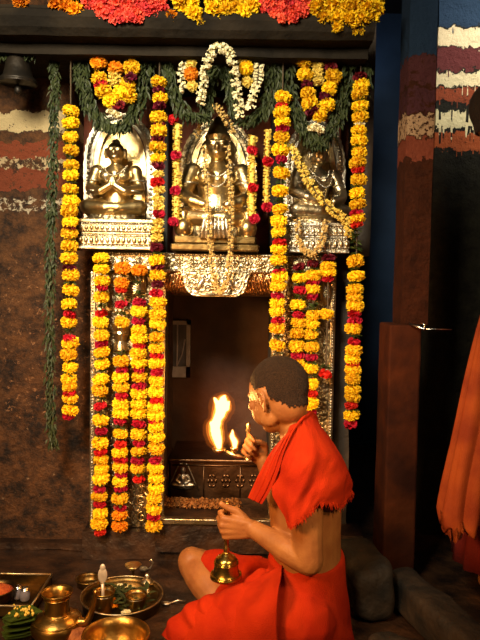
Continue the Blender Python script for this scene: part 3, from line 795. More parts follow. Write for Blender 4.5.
leafy([(206, 112), (208, 85), (220, 68), (231, 85), (236, 114)], LY, 'green leaf bunch filling the cream flower arch above the crowned idol', 2.8, .03, .034)
leafy([(274, 58), (272, 90), (262, 112), (244, 122)], LY, 'green leaf swag drooping beside the large crowned idol, toward the pillar', 2.4, .034, .036)
leafy([(284, 62), (290, 98), (304, 128), (318, 143), (334, 124), (344, 92), (349, 58)], LY, 'thick green leaf swag round the head of the idol nearest the pillar', 2.3, .032, .036)
leafy([(367, 60), (365, 78), (362, 100)], 2.46, 'small leaf tuft tied above the garland nearest the pillar', .9, .02, .04)

# V shaped marigold clusters inside the leaf swags
def cluster(spec, Y, label):
    it = [(s[0], *map(float, s[1:].split(','))) for s in spec.split()]
    p0 = at(it[0][1], it[0][2] - 8, Y); e = empty('flower_swag', p0, label, 'garland')
    bm = bmesh.new(); L_ = [at(x, y, Y) - p0 for _, x, y in sorted(it, key=lambda t: t[1])]
    low = at(115, 116, Y) - p0 if it[0][1] < 200 else at(315, 130, Y) - p0
    tube(bm, [V((0, .01, 0)), low + V((0, .01, 0)), V(((low.x) * 2, .01, 0))], .003, 6); mk('cord', bm, M['cord'], e)
    for k, x, y in it:
        o = put_bloom(k, e, at(x, y, Y) - p0 + V((0, rnd.uniform(-.01, .004), 0)), rnd.uniform(.86, 1.), 1.15, .5)
    return e
cluster('O99,62 O116,69 Y132,68 Y100,80 Y127,84 Y104,92 Y128,95 Y111,102 P115,81 P115,74 R101,86 M118,105 M130,79 W112,112 W117,115 Y121,94', 2.435, 'marigold and maroon flower swag hung in the leaf swag near the striped wall')
cluster('Y304,61 Y305,75 Y308,94 Y310,104 Y320,115 Y330,57 Y333,77 Y329,89 Y327,105 M331,67 M307,85 M325,97 M312,111 P318,66 P317,74 P318,82 W313,127 W319,129', 2.435, 'marigold and maroon flower swag hung in the leaf swag nearest the pillar')

def jasmine(path, Y, label, mat='cream', r=.007, dens=1., rows=.009, cat='flower string', name='jasmine_garland', depth=0., n=60):
    P = [at(*p[:2], p[2] if len(p) > 2 else Y) for p in path]; e = empty(name, P[0], label, cat)
    C = catmull([p - P[0] for p in P], n); ln = sum((b - a).length for a, b in zip(C, C[1:]))
    bm = bmesh.new(); tube(bm, C, .002, 5); mk('cord', bm, M['cord'], e)
    bm = bmesh.new(); k = int(ln * 300 * dens)
    for i in range(k):
        t = (i + rnd.random()) / k * n; j = min(int(t), n - 1); p = C[j].lerp(C[j + 1], t - j); tg = (C[j + 1] - C[j]).normalized()
        a = rnd.uniform(0, 6.28); u = tg.orthogonal().normalized(); d = u * math.cos(a) + tg.cross(u) * math.sin(a)
        c = p + d * rows * rnd.uniform(.5, 1.1)
        q = V((0, 0, 1)).rotation_difference((d + tg * rnd.uniform(-.5, .5)).normalized()).to_matrix()
        ell(bm, c, (r * .55, r * .55, r * rnd.uniform(.8, 1.3)), q, 1)
        for m in range(4):                                                         # opened petals
            b = m * 1.57 + a; s = q @ V((math.cos(b), math.sin(b), .5)); leaf(bm, c + d * r * .5, s.normalized(), d, r * 1.1, r * .8)
    o = mk('buds', bm, M[mat], e); o['kind'] = 'stuff'
    return e
J = 2.42
jasmine([(200, 104, 2.42), (203, 86, 2.40), (206, 66, 2.355), (214, 50, 2.33), (226, 49, 2.33), (233, 64, 2.355), (237, 90, 2.40), (240, 118, 2.42)], J, 'cream jasmine string looped in an arch above the crowned idol', r=.0085, rows=.012, dens=1.25)
jasmine([(192, 58), (184, 64), (181, 76), (184, 92)], J, 'short cream jasmine string beside the arch, on the striped wall side', r=.007, rows=.009)
jasmine([(259, 64), (258, 78), (254, 94), (249, 110)], J, 'short cream jasmine string beside the arch, on the pillar side', r=.0085, rows=.012, dens=1.1)
def flower_bunch(x, y, Y, spec, label):
    p = at(x, y, Y); e = empty('flower_cluster', p, label, 'flowers')
    for k, dx, dy in spec: o = put_bloom(k, e, at(x + dx, y + dy, Y) - p, .85, 1.2, .3); o.rotation_euler = (1.3, rnd.uniform(-.2, .2), 0)
    return e
flower_bunch(246, 68, J, [('Y', 0, 0), ('P', 1, 14), ('P', -3, -9)], 'round yellow bloom on a small cream bunch beside the jasmine arch')
flower_bunch(191, 64, J, [('P', 0, 0), ('O', 0, 10), ('P', 1, 22)], 'small bunch of faded cream and orange blooms in the leaf swag')

def thick(px, Y, y0, y1, reds, label, w=.020):
    """pale close packed column with red roses on it"""
    x = at(px, (y0 + y1) / 2, Y).x; zt, zb = at(px, y0, Y).z, at(px, y1, Y).z
    e = empty('rose_garland', (x, Y, zt), label, 'garland'); bm = bmesh.new()
    tube(bm, [V((0, 0, (zb - zt) * i / 10)) for i in range(11)], w * .55, 10)
    k = int((zt - zb) * 900)
    for i in range(k):
        a = rnd.uniform(0, 6.28); d = V((math.cos(a), math.sin(a), rnd.uniform(-.4, .4))).normalized(); c = V((0, 0, (zb - zt) * i / k)) + d * w * .45
        petal(bm, c, d, V((rnd.uniform(-1, 1), rnd.uniform(-1, 1), 1)), w * .6, .011)
    mk('pale_petals', bm, M['paleyellow'], e)
    for dx, y in reds: put_bloom('R', e, V((dx / F * Y, -w * .6, at(px, y, Y).z - zt)), .75, 1.4, .4)
    return e
thick(177, 2.50, 124, 222, [(-4, 120), (-1, 156), (-1, 191), (-3, 222)], 'pale yellow petal garland with red roses, on the striped wall side of the crowned idol')
thick(252, 2.50, 136, 216, [(0, 151), (1, 188), (3, 219)], 'pale yellow petal garland with red roses, next to the crowned idol on its pillar side')
thick(267, 2.48, 130, 205, [(1, 162), (1, 207)], 'narrow pale petal garland with two red roses beside the long yellow garland', .015)
jasmine([(204, 146, 2.54), (207, 180, 2.47), (209, 220, 2.44), (211, 255, 2.44), (215, 284, 2.45), (220, 292, 2.45), (226, 282, 2.45), (230, 252, 2.44), (231, 215, 2.44), (230, 180, 2.47), (227, 146, 2.54)], 2.44,
        'long faded tuberose loop hung round the neck of the crowned idol, down over the lintel', 'tuberose', .006, 1.1, .007, name='tuberose_garland')
jasmine([(196, 136, 2.54), (205, 118, 2.5), (214, 106, 2.48), (224, 116, 2.5), (234, 134, 2.54)], 2.5, 'faded flower string draped over the crown of the large idol', 'tuberose', .007, 1., .009, name='tuberose_garland')
jasmine([(289, 146, 2.47), (298, 160, 2.45), (308, 180, 2.45), (320, 198, 2.45), (335, 212, 2.45), (347, 222, 2.46), (350, 238, 2.47)], 2.45,
        'cream flower garland slung diagonally across the idol nearest the pillar', 'paleyellow', .0075, 1.7, .013, name='tuberose_garland')
jasmine([(297, 218, 2.46), (299, 238, 2.45), (304, 250, 2.45), (313, 253, 2.45), (320, 246, 2.45), (324, 232, 2.45), (327, 220, 2.46)], 2.45,
        'cream flower string looped in a U over the grey silver pedestal', 'tuberose', .0065, 1.2, .008, name='tuberose_garland')

# ---------------------------------------------------------------- flowers heaped on the beam
CH = [bloom('chrysanthemum', .033, .026, 150, 80 + i, 'yellow', w=.012, core=.5) for i in range(3)]
CO = [bloom('chrysanthemum', .033, .026, 150, 84 + i, 'orange', w=.012, core=.5) for i in range(2)]
CF = [bloom('floret', .015, .014, 50, 90 + i, 'coral', w=.009, core=.5) for i in range(3)]
def heads(spec, label, group=None, Y=2.285, ms=CH, cat='flower', sc=1.):
    for x, y in spec:
        o = bpy.data.objects.new('chrysanthemum', rnd.choice(ms)); COL.objects.link(o)
        o.location = at(x, y, Y) + V((0, rnd.uniform(-.015, .01) , 0)); s = sc * rnd.uniform(.85, 1.1); o.scale = (s, s, s)
        o.rotation_euler = (rnd.uniform(-.6, .2), rnd.uniform(-.4, .4), rnd.uniform(0, 6.28)); tag(o, label, cat, group)
def jit(xs, ys): return [(x + rnd.uniform(-2, 2), y + rnd.uniform(-1.5, 1.5)) for y in ys for x in xs]
heads(jit((214, 226, 238, 250), (-3, 8)) + [(219, 13), (244, 12)], 'yellow chrysanthemum in the heap between the two coral bunches on the beam', 'yellow chrysanthemums between the coral bunches')
heads(jit((318, 330, 342, 354, 366, 376), (-3, 9)) + [(324, 18), (337, 19), (349, 20), (361, 19), (371, 18)], 'yellow chrysanthemum in the big heap at the pillar end of the beam', 'yellow chrysanthemums at the beam end')
heads([(172, 17)], 'flat yellow chrysanthemum just below the edge of the coral bunch nearer the striped wall', ms=CO)
heads([(181, 2), (192, 4), (186, 11), (194, 14)], 'yellow chrysanthemum in the small clump between coral bunch and middle heap', 'yellow chrysanthemums in the small clump')
heads([(200, 20)], 'single yellow chrysanthemum hanging lowest below the small clump on the beam', sc=.8)
heads([(337, 27)], 'yellow chrysanthemum fallen lowest under the middle of the big heap', sc=.75)
heads([(354, 26), (355, 31), (361, 30), (362, 25)], 'small loose yellow blossom stuck on the beam face below the big heap', 'small loose blossoms on the beam face', sc=.5, Y=2.288)
heads([(20, 1)], 'orange chrysanthemum on the beam end farthest from the pillar', ms=CO)
heads([(57, 4), (67, 8), (76, 11)], 'orange chrysanthemum lying on the beam next to the coral bunch, above the leaf string', 'orange chrysanthemums on the beam', ms=CO)
def coral(x0, x1, yb, label):
    p = at((x0 + x1) / 2, 4, 2.285); e = empty('coral_flower_bunch', p, label, 'flowers')
    n = 0
    for j, y in enumerate(range(-6, 24, 5)):
        for i in range(int((x1 - x0) / 6.2) + 1):
            x = x0 + i * 6.2 + (3 if j % 2 else 0) + rnd.uniform(-1, 1); t = (x - (x0 + x1) / 2) / ((x1 - x0) / 2)
            if abs(t) > 1.04 or y > yb * (1 - .55 * t * t) or n >= 100: continue
            o = bpy.data.objects.new('floret', rnd.choice(CF)); COL.objects.link(o); o.parent = e
            o.location = at(x, y + rnd.uniform(-1, 1), 2.265 + .03 * t * t) - p + V((0, rnd.uniform(-.012, .006), 0)); o.rotation_euler = (rnd.uniform(-1, 1), rnd.uniform(-1, 1), rnd.uniform(0, 6.28)); s = rnd.uniform(.95, 1.35); o.scale = (s, s, s); n += 1
    bm = bmesh.new(); a = at(x0 + 4, -2, 2.31) - p; b = at(x1 - 4, -2, 2.31) - p; chain(bm, [a, (a + b) / 2 + V((0, -.005, -.03)), b], [.02, .035, .02], 10); mk('core', bm, M['coral'], e, True)
coral(87, 166, 21, 'large coral red flower bunch on the beam, above the idol near the striped wall')
coral(261, 315, 20, 'smaller coral pink flower bunch on the beam, beside the big yellow heap')
# ================================================================ HANGING BELL, LEDGE STRAND, OFFERINGS
p = at(18, 84, 2.44)
hb = empty('hanging_bell', p, 'blackened bronze bell hanging under the beam above the striped wall', 'bell')
bm = bmesh.new(); lathe(bm, [(.066, 0), (.072, .004), (.070, .012), (.054, .03), (.047, .06), (.042, .09), (.03, .108), (.008, .116), (.006, .118)], (0, 0, 0), 36)
bm2 = bm; mk('bell_body', bm, M['bronze'], hb, True)
bm = bmesh.new(); tube(bm, [V((0, 0, .04)), V((0, 0, -.01))], .005, 8); ell(bm, (0, 0, -.022), (.014, .014, .018)); mk('clapper', bm, M['bronze'], hb, True)
bm = bmesh.new(); top = B0 - p.z
for i in range(9): 
    z = .118 + (top - .118) * (i + .5) / 9
    ring = [V(((.007 * math.cos(a)) * (1 if i % 2 else 0), (.007 * math.cos(a)) * (0 if i % 2 else 1), z + .013 * math.sin(a))) for a in [k * math.pi / 5 for k in range(11)]]
    tube(bm, ring, .0022, 5)
mk('chain', bm, M['bronze'], hb, True)

p = at(200, 505, 2.60); p.z = LZ + .012
st = empty('marigold_strand', p, 'faded orange brown marigold strand lying along the doorway ledge', 'garland')
FO = [bloom('faded_bloom', .024, .016, 60, 120 + i, 'faded', w=.012) for i in range(2)]
bm = bmesh.new(); tube(bm, [V((-.145, 0, 0)), V((0, .01, 0)), V((.155, 0, .004))], .004, 6); mk('cord', bm, M['cord'], st)
for i in range(15):
    o = bpy.data.objects.new('faded_bloom', rnd.choice(FO)); COL.objects.link(o); o.parent = st
    o.location = (-.14 + i * .021, rnd.uniform(-.006, .006) + .01, rnd.uniform(.004, .012)); o.rotation_euler = (rnd.uniform(-.3, .3), 1.57 + rnd.uniform(-.4, .4), 0)

def bowl(bm, r, h, t=.004, lip=.008, base=.6, seg=48):
    lathe(bm, [(.001, 0), (r * base, 0), (r * (base + .25), h * .18), (r * .97, h * .75), (r, h - .003), (r + lip, h), (r + lip, h + .003), (r - t * .5, h + .002), (r * .95 - t, h * .75), (r * (base + .22) - t, h * .22), (r * base - t, t), (.001, t)], (0, 0, 0), seg)

# water pot with a spout
Yp = 1.93; zr = at(57, 591, Yp).z; c = at(57, 620, Yp)
lp = empty('water_pot', (c.x, Yp, 0), 'brass water pot with a wide rim and a long spout, on the floor', 'pot')
k = zr / .2
bm = bmesh.new(); lathe(bm, [(.001, 0), (.04, 0), (.045, .006), (.066, .03 * k), (.078, .052 * k), (.080, .070 * k), (.069, .094 * k), (.050, .110 * k), (.038, .115 * k), (.0365, .122 * k), (.0365, .172 * k), (.040, .184 * k), (.047, .192 * k), (.049, .198 * k), (.047, .2 * k),
                      (.041, .193 * k), (.034, .18 * k), (.032, .14 * k), (.03, .12 * k), (.06, .09 * k), (.07, .07 * k), (.05, .02 * k), (.001, .006)], (0, 0, 0), 48); mk('pot_body', bm, M['brass'], lp, True)
bm = bmesh.new()
for z, r in ((.115, .041), (.176, .039), (.09, .073)): tube(bm, [V((r * math.cos(a), r * math.sin(a), z * k)) for a in [i * math.pi / 16 for i in range(33)]], .0025, 6)
mk('band', bm, M['brass'], lp, True)
s0 = V((.066, -.01, .085 * k)); s1 = at(96, 590, Yp - .02) - V((c.x, Yp, 0))
bm = bmesh.new(); tube(bm, catmull([s0, s0 + V((.03, 0, .006)), s0.lerp(s1, .62) + V((.012, 0, -.014)), s1], 14), [.016 - .011 * i / 14 for i in range(15)], 12); mk('spout', bm, M['brass'], lp, True)

# offering plate
Yt = 2.155; c = at(122, 604, Yt)
pl_ = empty('offering_plate', (c.x, Yt, 0), 'wide round metal plate with a bright rim holding cups, leaves and flowers', 'plate')
R_ = .134
H_ = .04
bm = bmesh.new(); bowl(bm, R_, H_, .004, .006, .74, 64); mk('plate_body', bm, M['brass_dark'], pl_, True)
bm = bmesh.new(); tube(bm, [V(((R_ + .006) * math.cos(a), (R_ + .006) * math.sin(a), H_ + .002)) for a in [i * math.pi / 32 for i in range(65)]], .0028, 6); mk('rim', bm, M['silver'], pl_, True)
def in_plate(px, py): q = at(px, py, Yt); d = q - CAM; t = (.006 - CAM.z) / d.z; return CAM + d * t
def cup(px, py, r, h, label, mat='brass'):
    q = in_plate(px, py); e = empty('metal_cup', q, label, 'cup')
    bm = bmesh.new(); lathe(bm, [(.001, 0), (r * .78, 0), (r * .8, .004), (r * .95, h * .8), (r * 1.06, h * .97), (r * 1.08, h), (r, h), (r * .9, h * .8), (r * .72, .006), (.001, .006)], (0, 0, 0), 36); mk('cup_body', bm, M[mat], e, True)
    bm = bmesh.new(); tube(bm, [V((r * .96 * math.cos(a), r * .96 * math.sin(a), h * .86)) for a in [i * math.pi / 14 for i in range(29)]], .002, 6); mk('band', bm, M['silver'], e, True)
    return e, q
e1, q1 = cup(104, 613, .034, .075, 'taller brass cup in the plate with a silver spoon standing in it')
e2, q2 = cup(136, 612, .034, .062, 'shorter brass cup in the plate, nearer the seated person')
sp = empty('spoon', q1 + V((-.004, 0, .008)), 'silver spoon with a leaf shaped handle standing in the taller cup', 'spoon')
bm = bmesh.new(); tube(bm, [V((0, 0, 0)), V((-.001, .004, .06)), V((-.003, .006, .09))], [.006, .0055, .006], 8); mk('stem', bm, M['matte_silver'], sp, True)
bm = bmesh.new(); ell(bm, V((-.003, .007, .118)), (.016, .004, .028)); ell(bm, V((-.003, .007, .144)), (.010, .004, .014), sub=2); mk('handle', bm, M['matte_silver'], sp, True)
bm = bmesh.new(); ell(bm, V((.004, 0, .006)), (.012, .008, .006)); mk('bowl', bm, M['white_silver'], sp, True)
q = in_plate(147, 592); dm = empty('incense_holder', q, 'small silver domed holder with a knob at the far edge of the plate', 'holder')
bm = bmesh.new(); lathe(bm, [(.001, 0), (.02, 0), (.016, .006), (.008, .012), (.008, .026), (.024, .032), (.022, .042), (.012, .05), (.001, .053)], (0, 0, 0), 24); mk('dome', bm, M['silver'], dm, True)
bm = bmesh.new(); ell(bm, (0, 0, .060), .009); mk('knob', bm, M['white_silver'], dm, True)
for (x, y, k_, lab) in ((113, 611, 'O', 'orange marigold head lying at the near rim of the plate'), (126, 619, 'W', 'cream flower lying in the plate between the two cups'), (119, 592, 'W', 'cream flower lying behind the cups in the plate')):
    q = in_plate(x, y); o = bpy.data.objects.new('marigold' if k_ == 'O' else 'cream_flower', rnd.choice(KINDS[k_][0])); COL.objects.link(o); s = .62 if k_ == 'O' else .7
    o.location = q + V((0, 0, .028 if k_ == 'O' else .022)); o.scale = (s, s, s); tag(o, lab, 'flower')
bm = bmesh.new()
for i in range(130):
    a = rnd.uniform(0, 6.28); q = V((max(-.075, min(.075, rnd.gauss(0, .05))), max(-.07, min(.07, rnd.gauss(0, .045))), .012 + rnd.uniform(0, .026))); leaf(bm, q, V((math.cos(a), math.sin(a), rnd.uniform(-.1, .4))).normalized(), V((0, 0, 1)), .04, .018)
o = mk('basil_leaves', bm, M['leaf_dark'], None, False, in_plate(124, 604)); tag(o, 'loose green leaves heaped in the plate round the cups', 'leaves', None, 'stuff')

# empty brass bowl in front
c = at(116, 634, 1.83); bw = empty('brass_bowl', (c.x, 1.83, 0), 'empty wide brass bowl in front of the offering plate', 'bowl')
hb_ = at(116, 634, 1.83).z
bm = bmesh.new(); bowl(bm, .094, max(.05, hb_), .004, .004, .6, 64); mk('bowl_body', bm, M['brass'], bw, True)
bm = bmesh.new(); tube(bm, [V((.097 * math.cos(a), .097 * math.sin(a), max(.05, hb_) + .001)) for a in [i * math.pi / 32 for i in range(65)]], .0028, 6); mk('rim', bm, M['brass'], bw, True)

def floor_at(px, py):
    d = at(px, py, 2) - CAM; return CAM + d * (-CAM.z / d.z)
# little goblet lamp, small dish, silver bits
q = floor_at(133, 583); gl = empty('goblet_lamp', q, 'small brass goblet shaped lamp standing behind the offering plate', 'lamp')
bm = bmesh.new(); lathe(bm, [(.001, 0), (.024, 0), (.020, .006), (.006, .012), (.005, .045), (.010, .052)], (0, 0, 0), 24); mk('stem', bm, M['brass'], gl, True)
bm = bmesh.new(); lathe(bm, [(.001, .05), (.014, .052), (.026, .060), (.031, .070), (.029, .070), (.02, .062), (.001, .058)], (0, 0, 0), 28); mk('cup', bm, M['gold'], gl, True)
q = floor_at(89, 586); ds = empty('small_dish', q, 'low brass dish with a thin rim behind the taller cup', 'dish')
bm = bmesh.new(); bowl(bm, .045, .028, .003, .003, .7, 40); mk('dish_body', bm, M['brass_dark'], ds, True)
bm = bmesh.new(); tube(bm, [V((.048 * math.cos(a), .048 * math.sin(a), .029)) for a in [i * math.pi / 20 for i in range(41)]], .0018, 6); mk('rim', bm, M['brass'], ds, True)
q = floor_at(148, 572); o = empty('silver_ladle', q + V((0, 0, .004)), 'tiny silver ladle with a curled handle beside the goblet lamp', 'ladle')
bm = bmesh.new(); tube(bm, [V((-.01, 0, .004)), V((.008, 0, .012)), V((.02, 0, .034)), V((.012, 0, .046)), V((.006, 0, .036))], .003, 8); mk('handle', bm, M['white_silver'], o, True)
bm = bmesh.new(); lathe(bm, [(.001, 0), (.012, .002), (.017, .012), (.014, .012), (.001, .005)], (-.018, 0, 0), 20); mk('bowl', bm, M['white_silver'], o, True)
q = floor_at(172, 606); o = empty('silver_spoon', q + V((0, 0, .006)), 'small silver spoon on the floor by the red cloth', 'spoon')
bm = bmesh.new(); ell(bm, (-.02, 0, .004), (.017, .012, .005)); mk('bowl', bm, M['white_silver'], o, True)
bm = bmesh.new(); tube(bm, [V((-.006, 0, .006)), V((.02, .004, .012)), V((.045, .008, .008))], .003, 8); mk('handle', bm, M['white_silver'], o, True)

# tray at the edge of the picture
a = floor_at(0, 618); Yf = a.y; xr = at(31, 610, Yf).x
Yb = Yf + .235; ht = at(10, 606, Yf).z
tr = empty('tray', (xr - .17, (Yf + Yb) / 2, 0), 'deep rectangular brass tray with bright rims by the striped wall', 'tray')
hx, hy = .17, (Yb - Yf) / 2
bm = bmesh.new()
box(bm, (-hx, -hy, 0), (hx, hy, .006)); box(bm, (-hx, -hy, 0), (hx, -hy + .008, ht)); box(bm, (-hx, hy - .008, 0), (hx, hy, ht)); box(bm, (-hx, -hy, 0), (-hx + .008, hy, ht)); box(bm, (hx - .008, -hy, 0), (hx, hy, ht))
mk('tray_body', bm, M['brass_dark'], tr)
bm = bmesh.new(); pts = [V((-hx, -hy, ht)), V((hx, -hy, ht)), V((hx, hy, ht)), V((-hx, hy, ht)), V((-hx, -hy, ht))]
for i in range(4): tube(bm, [pts[i], pts[i + 1]], .0045, 8)
mk('rim', bm, M['silver'], tr, True)
tz = .007
def on_z(px, py, z): d = at(px, py, 2) - CAM; return CAM + d * ((z - CAM.z) / d.z)
q = on_z(-3, 601, tz); pb = empty('powder_bowl', q, 'dark bowl heaped with orange red powder in the tray', 'bowl')
bm = bmesh.new(); bowl(bm, .062, .045, .004, .004, .6, 40); mk('bowl_body', bm, M['brass_dark'], pb, True)
bm = bmesh.new(); vs = lathe(bm, [(.001, .058), (.02, .055), (.042, .044), (.054, .036), (.05, .02), (.001, .02)], (0, 0, 0), 32)
mk('powder', bm, M['powder'], pb, True)
for i, (x, y, lab) in enumerate(((18, 598, 'small dark glass jar lying nearest the powder bowl in the tray'), (25, 600, 'small dark glass jar at the rim corner of the tray'))):
    q = on_z(x, y, tz); jr = empty('glass_jar', q, lab, 'jar')
    bm = bmesh.new(); lathe(bm, [(.001, 0), (.015, 0), (.017, .004), (.017, .026), (.011, .032), (.011, .036), (.001, .036)], (0, 0, 0), 24); mk('jar_body', bm, M['glass'], jr, True)
    bm = bmesh.new(); lathe(bm, [(.012, .036), (.0125, .044), (.001, .045)], (0, 0, 0), 24); mk('lid', bm, M['iron'], jr, True)
# green leaf packet, coconut piece, small fruit
q = floor_at(20, 640)
bm = bmesh.new()
for i in range(9):
    a = rnd.uniform(-.5, .5); z = .015 + i * .007; c0 = V((-.055, rnd.uniform(-.015, .015), z)); d = V((math.cos(a * .4), math.sin(a * .4), .12)).normalized()
    leaf(bm, c0, d, V((0, 0, 1)), .125, .11)
bmesh.ops.solidify(bm, geom=bm.faces[:], thickness=.003)
lp_ = empty('leaf_stack', q, 'stack of broad green betel leaves on the floor below the tray', 'leaves')
mk('leaves', bm, pm('betel green', (.12, .20, .03), (.06, .11, .02), .4, 0, 20), lp_)
bm = bmesh.new()
for i in range(26): ell(bm, V((rnd.uniform(-.03, .05), rnd.uniform(-.035, .02), .094 + rnd.uniform(-.004, .012))), rnd.uniform(.003, .006), sub=1)
o = mk('petals', bm, M['paleyellow'], lp_, True); o['kind'] = 'stuff'
def husk(px, py, r, label, name, mat, lift=0.):
    q = floor_at(px, py); bm = bmesh.new(); ell(bm, (0, 0, r * .72), (r, r * .9, r * .75), sub=4)
    for v in bm.verts: v.co *= 1 + .16 * noise.noise(v.co * 40) + .08 * noise.noise(v.co * 110)
    o = mk(name, bm, mat, None, True, q + V((0, 0, lift))); return tag(o, label, 'fruit')
husk(77, 648, .042, 'rough orange brown coconut piece between the pot and the empty bowl', 'coconut_piece', M['peel'])
husk(46, 652, .03, 'small brownish fruit at the foot of the spouted pot', 'fruit', M['peel'])
# stones by the pillar
rock('stone_block', (.375, 2.06, 0), (.525, 2.34, .19), .15, 'squarish rough stone block right behind the seated person', 1, 'kerb', .014)
rock('kerb_stone', (.60, 1.66, 0), (.72, 2.26, .12), .28, 'long sloping grey kerb stone running from the pillar foot', 5, 'kerb', .016)
rock('rubble_stone', (.41, 1.70, 0), (.53, 1.88, .085), .5, 'small light speckled rubble stone beside the long kerb stone', 9, 'kerb', .02)
q = at(349, 553, 2.12); husk(349, 560, .0, '', 'x', M['peel']) if 0 else None
# ================================================================ SEATED PERSON
P_ = at
def ortho(f, l): return Matrix((f, l, f.cross(l))).transposed()
bf = V((-.98, .18, 0)).normalized(); bl = V((-.18, -.98, 0)).normalized(); up = V((0, 0, 1))
pit = math.radians(20); yaw = V((-.70, .71, 0)).normalized()
hf = V((yaw.x * math.cos(pit), yaw.y * math.cos(pit), -math.sin(pit))); hl = V((-yaw.y, yaw.x, 0)); hl = hl.normalized(); hu = hf.cross(hl)
HQ = Matrix((hf, hl, hu)).transposed()
HC = at(278, 393.5, 1.97)
hp = lambda a, b, c: HC + HQ @ V((a, b, c))

def add_head(bm, HC, HQ, k=1.):
    hp = lambda a, b, c: HC + HQ @ (V((a, b, c)) * k)
    E = lambda c, r, sub=3, rot=None: ell(bm, hp(*c), V(r) * k, HQ @ rot if rot else HQ, sub)
    E((-.012, 0, .022), (.100, .080, .092)); E((.030, 0, .02), (.064, .066, .074)); E((.034, 0, -.045), (.052, .052, .068)); E((.052, 0, -.088), (.032, .034, .026))
    E((-.028, 0, -.03), (.066, .064, .07))
    for s in (-1, 1):
        E((.030, s * .042, -.035), (.040, .022, .040)); E((.076, s * .030, .018), (.016, .022, .010)); E((.072, s * .040, -.018), (.020, .020, .018))
        E((.083, s * .031, .003), (.010, .014, .009), 2); E((.020, s * .044, -.062), (.036, .018, .032)); E((.056, s * .032, -.045), (.034, .028, .040))
        ear = Matrix.Rotation(s * .35, 3, 'Z') @ Matrix.Rotation(-.18, 3, 'Y')
        E((-.004, s * .074, -.012), (.012, .010, .024), 3, ear)
        hl_ = [(.012, .074, .002), (.010, .079, .018), (-.004, .084, .024), (-.018, .087, .016), (-.021, .087, -.004), (-.014, .084, -.022), (-.005, .078, -.036), (.004, .074, -.038)]
        chain(bm, [hp(a, s * b, c - .008) for a, b, c in hl_], [.0042 * k, .0050 * k, .0056 * k, .0056 * k, .0054 * k, .0054 * k, .0068 * k, .0055 * k], 8)
        E((.100, s * .012, -.032), (.010, .009, .008), 2)
    chain(bm, [hp(.086, 0, .014), hp(.095, 0, -.008), hp(.101, 0, -.026)], [.010 * k, .011 * k, .012 * k], 10)
    E((.086, 0, -.055), (.010, .022, .006), 2); E((.083, 0, -.067), (.011, .019, .007), 2)

def add_hand(bm, wrist, d, n, t, bends, side_spread=.0, k=1., thumb=None, palm_len=.085):
    """d towards the knuckles, n out of the palm, t thumb side; bends = per finger (three angles)"""
    d = V(d).normalized(); t = (V(t) - d * V(t).dot(d)).normalized(); n0 = V(n); n = d.cross(t); n = n if n.dot(n0) > 0 else -n
    wrist = V(wrist); kn = []
    for i, (o, l) in enumerate(((.030, 1.0), (.010, 1.04), (-.010, 1.0), (-.029, .92))):
        base = wrist + d * palm_len * l * k + t * o * k - n * (.004 if i in (1, 2) else 0) * k
        chain(bm, [wrist + t * o * .55 * k + d * .004, base], [.016 * k, .0115 * k], 10); kn.append(base)
    ell(bm, wrist + d * .045 * k + n * .006 * k, (.046 * k, .036 * k, .016 * k), Matrix((d, t, n)).transposed())
    ell(bm, wrist + d * .03 * k + t * .022 * k + n * .012 * k, (.03 * k, .018 * k, .016 * k), Matrix((d, t, n)).transposed())
    for i, (b, (L1, L2, L3)) in enumerate(zip(kn, ((.042, .026, .020), (.046, .030, .021), (.043, .028, .020), (.034, .021, .018)))):
        a = 0; p = b; pts = [b - d * .01 * k]; 
        sp = t * side_spread * (1.5 - i)
        pts = [b]
        for ang, L in zip(bends[i], (L1, L2, L3)):
            a += math.radians(ang); q = (d * math.cos(a) + n * math.sin(a) + sp).normalized(); p = p + q * L * k; pts.append(p)
        r = (.0098, .0092, .0084, .0072); r = [x * k * (.88 if i == 3 else 1) for x in r]
        chain(bm, pts, r, 10)
    tb = thumb or [(.018, .034, .010), (.040, .052, .016), (.068, .048, .026), (.090, .038, .030)]
    pts = [wrist + d * a * k + t * b * k + n * c * k for a, b, c in tb]
    chain(bm, pts, [.014 * k, .0125 * k, .0105 * k, .0085 * k], 10)
    return kn, n

bm = bmesh.new()
T = lambda px, py, a, b, dy=0.: (at(px, py, 1.97 + dy), bf * a, bl * b)
loft(bm, [T(309, 668, .105, .15), T(309, 640, .125, .175), T(309, 610, .122, .17), T(307, 570, .108, .15), T(306, 535, .108, .150), T(305, 500, .114, .162), T(305, 472, .105, .170), T(303, 454, .085, .145), T(300, 442, .06, .10), T(297, 434, .055, .062)])
loft(bm, [(at(304, 448, 1.97), bf * .062, bl * .068), (at(298, 432, 1.97), bf * .057, bl * .058), (at(291, 415, 1.97), bf * .056, bl * .056), (at(284, 398, 1.97), bf * .056, bl * .056)])
SL, SR = at(303, 470, 1.815), at(316, 464, 2.125)
for s in (SL, SR): ell(bm, s, (.058, .056, .060))
chain(bm, [at(300, 440, 1.92), SL + V((0, .02, .03))], [.055, .048]); chain(bm, [at(302, 440, 2.02), SR + V((0, -.02, .03))], [.055, .048])
EL, WL = at(309, 561, 1.79), at(253, 529, 1.90)
# upper arm, elbow, forearm
def limb(a, b, ra, rb, bulge=0.):
    n = 5; pts = [a.lerp(b, i / n) for i in range(n + 1)]; chain(bm, pts, [ra + (rb - ra) * i / n + bulge * math.sin(math.pi * min(1, i / n * 1.4)) for i in range(n + 1)])
limb(SL, EL, .052, .042, .004); limb(EL, WL, .042, .027, .006)
ER, WR = at(288, 522, 2.30), at(262.5, 459, 2.21)
limb(SR, ER, .052, .042, .004); limb(ER, WR, .042, .027, .006)
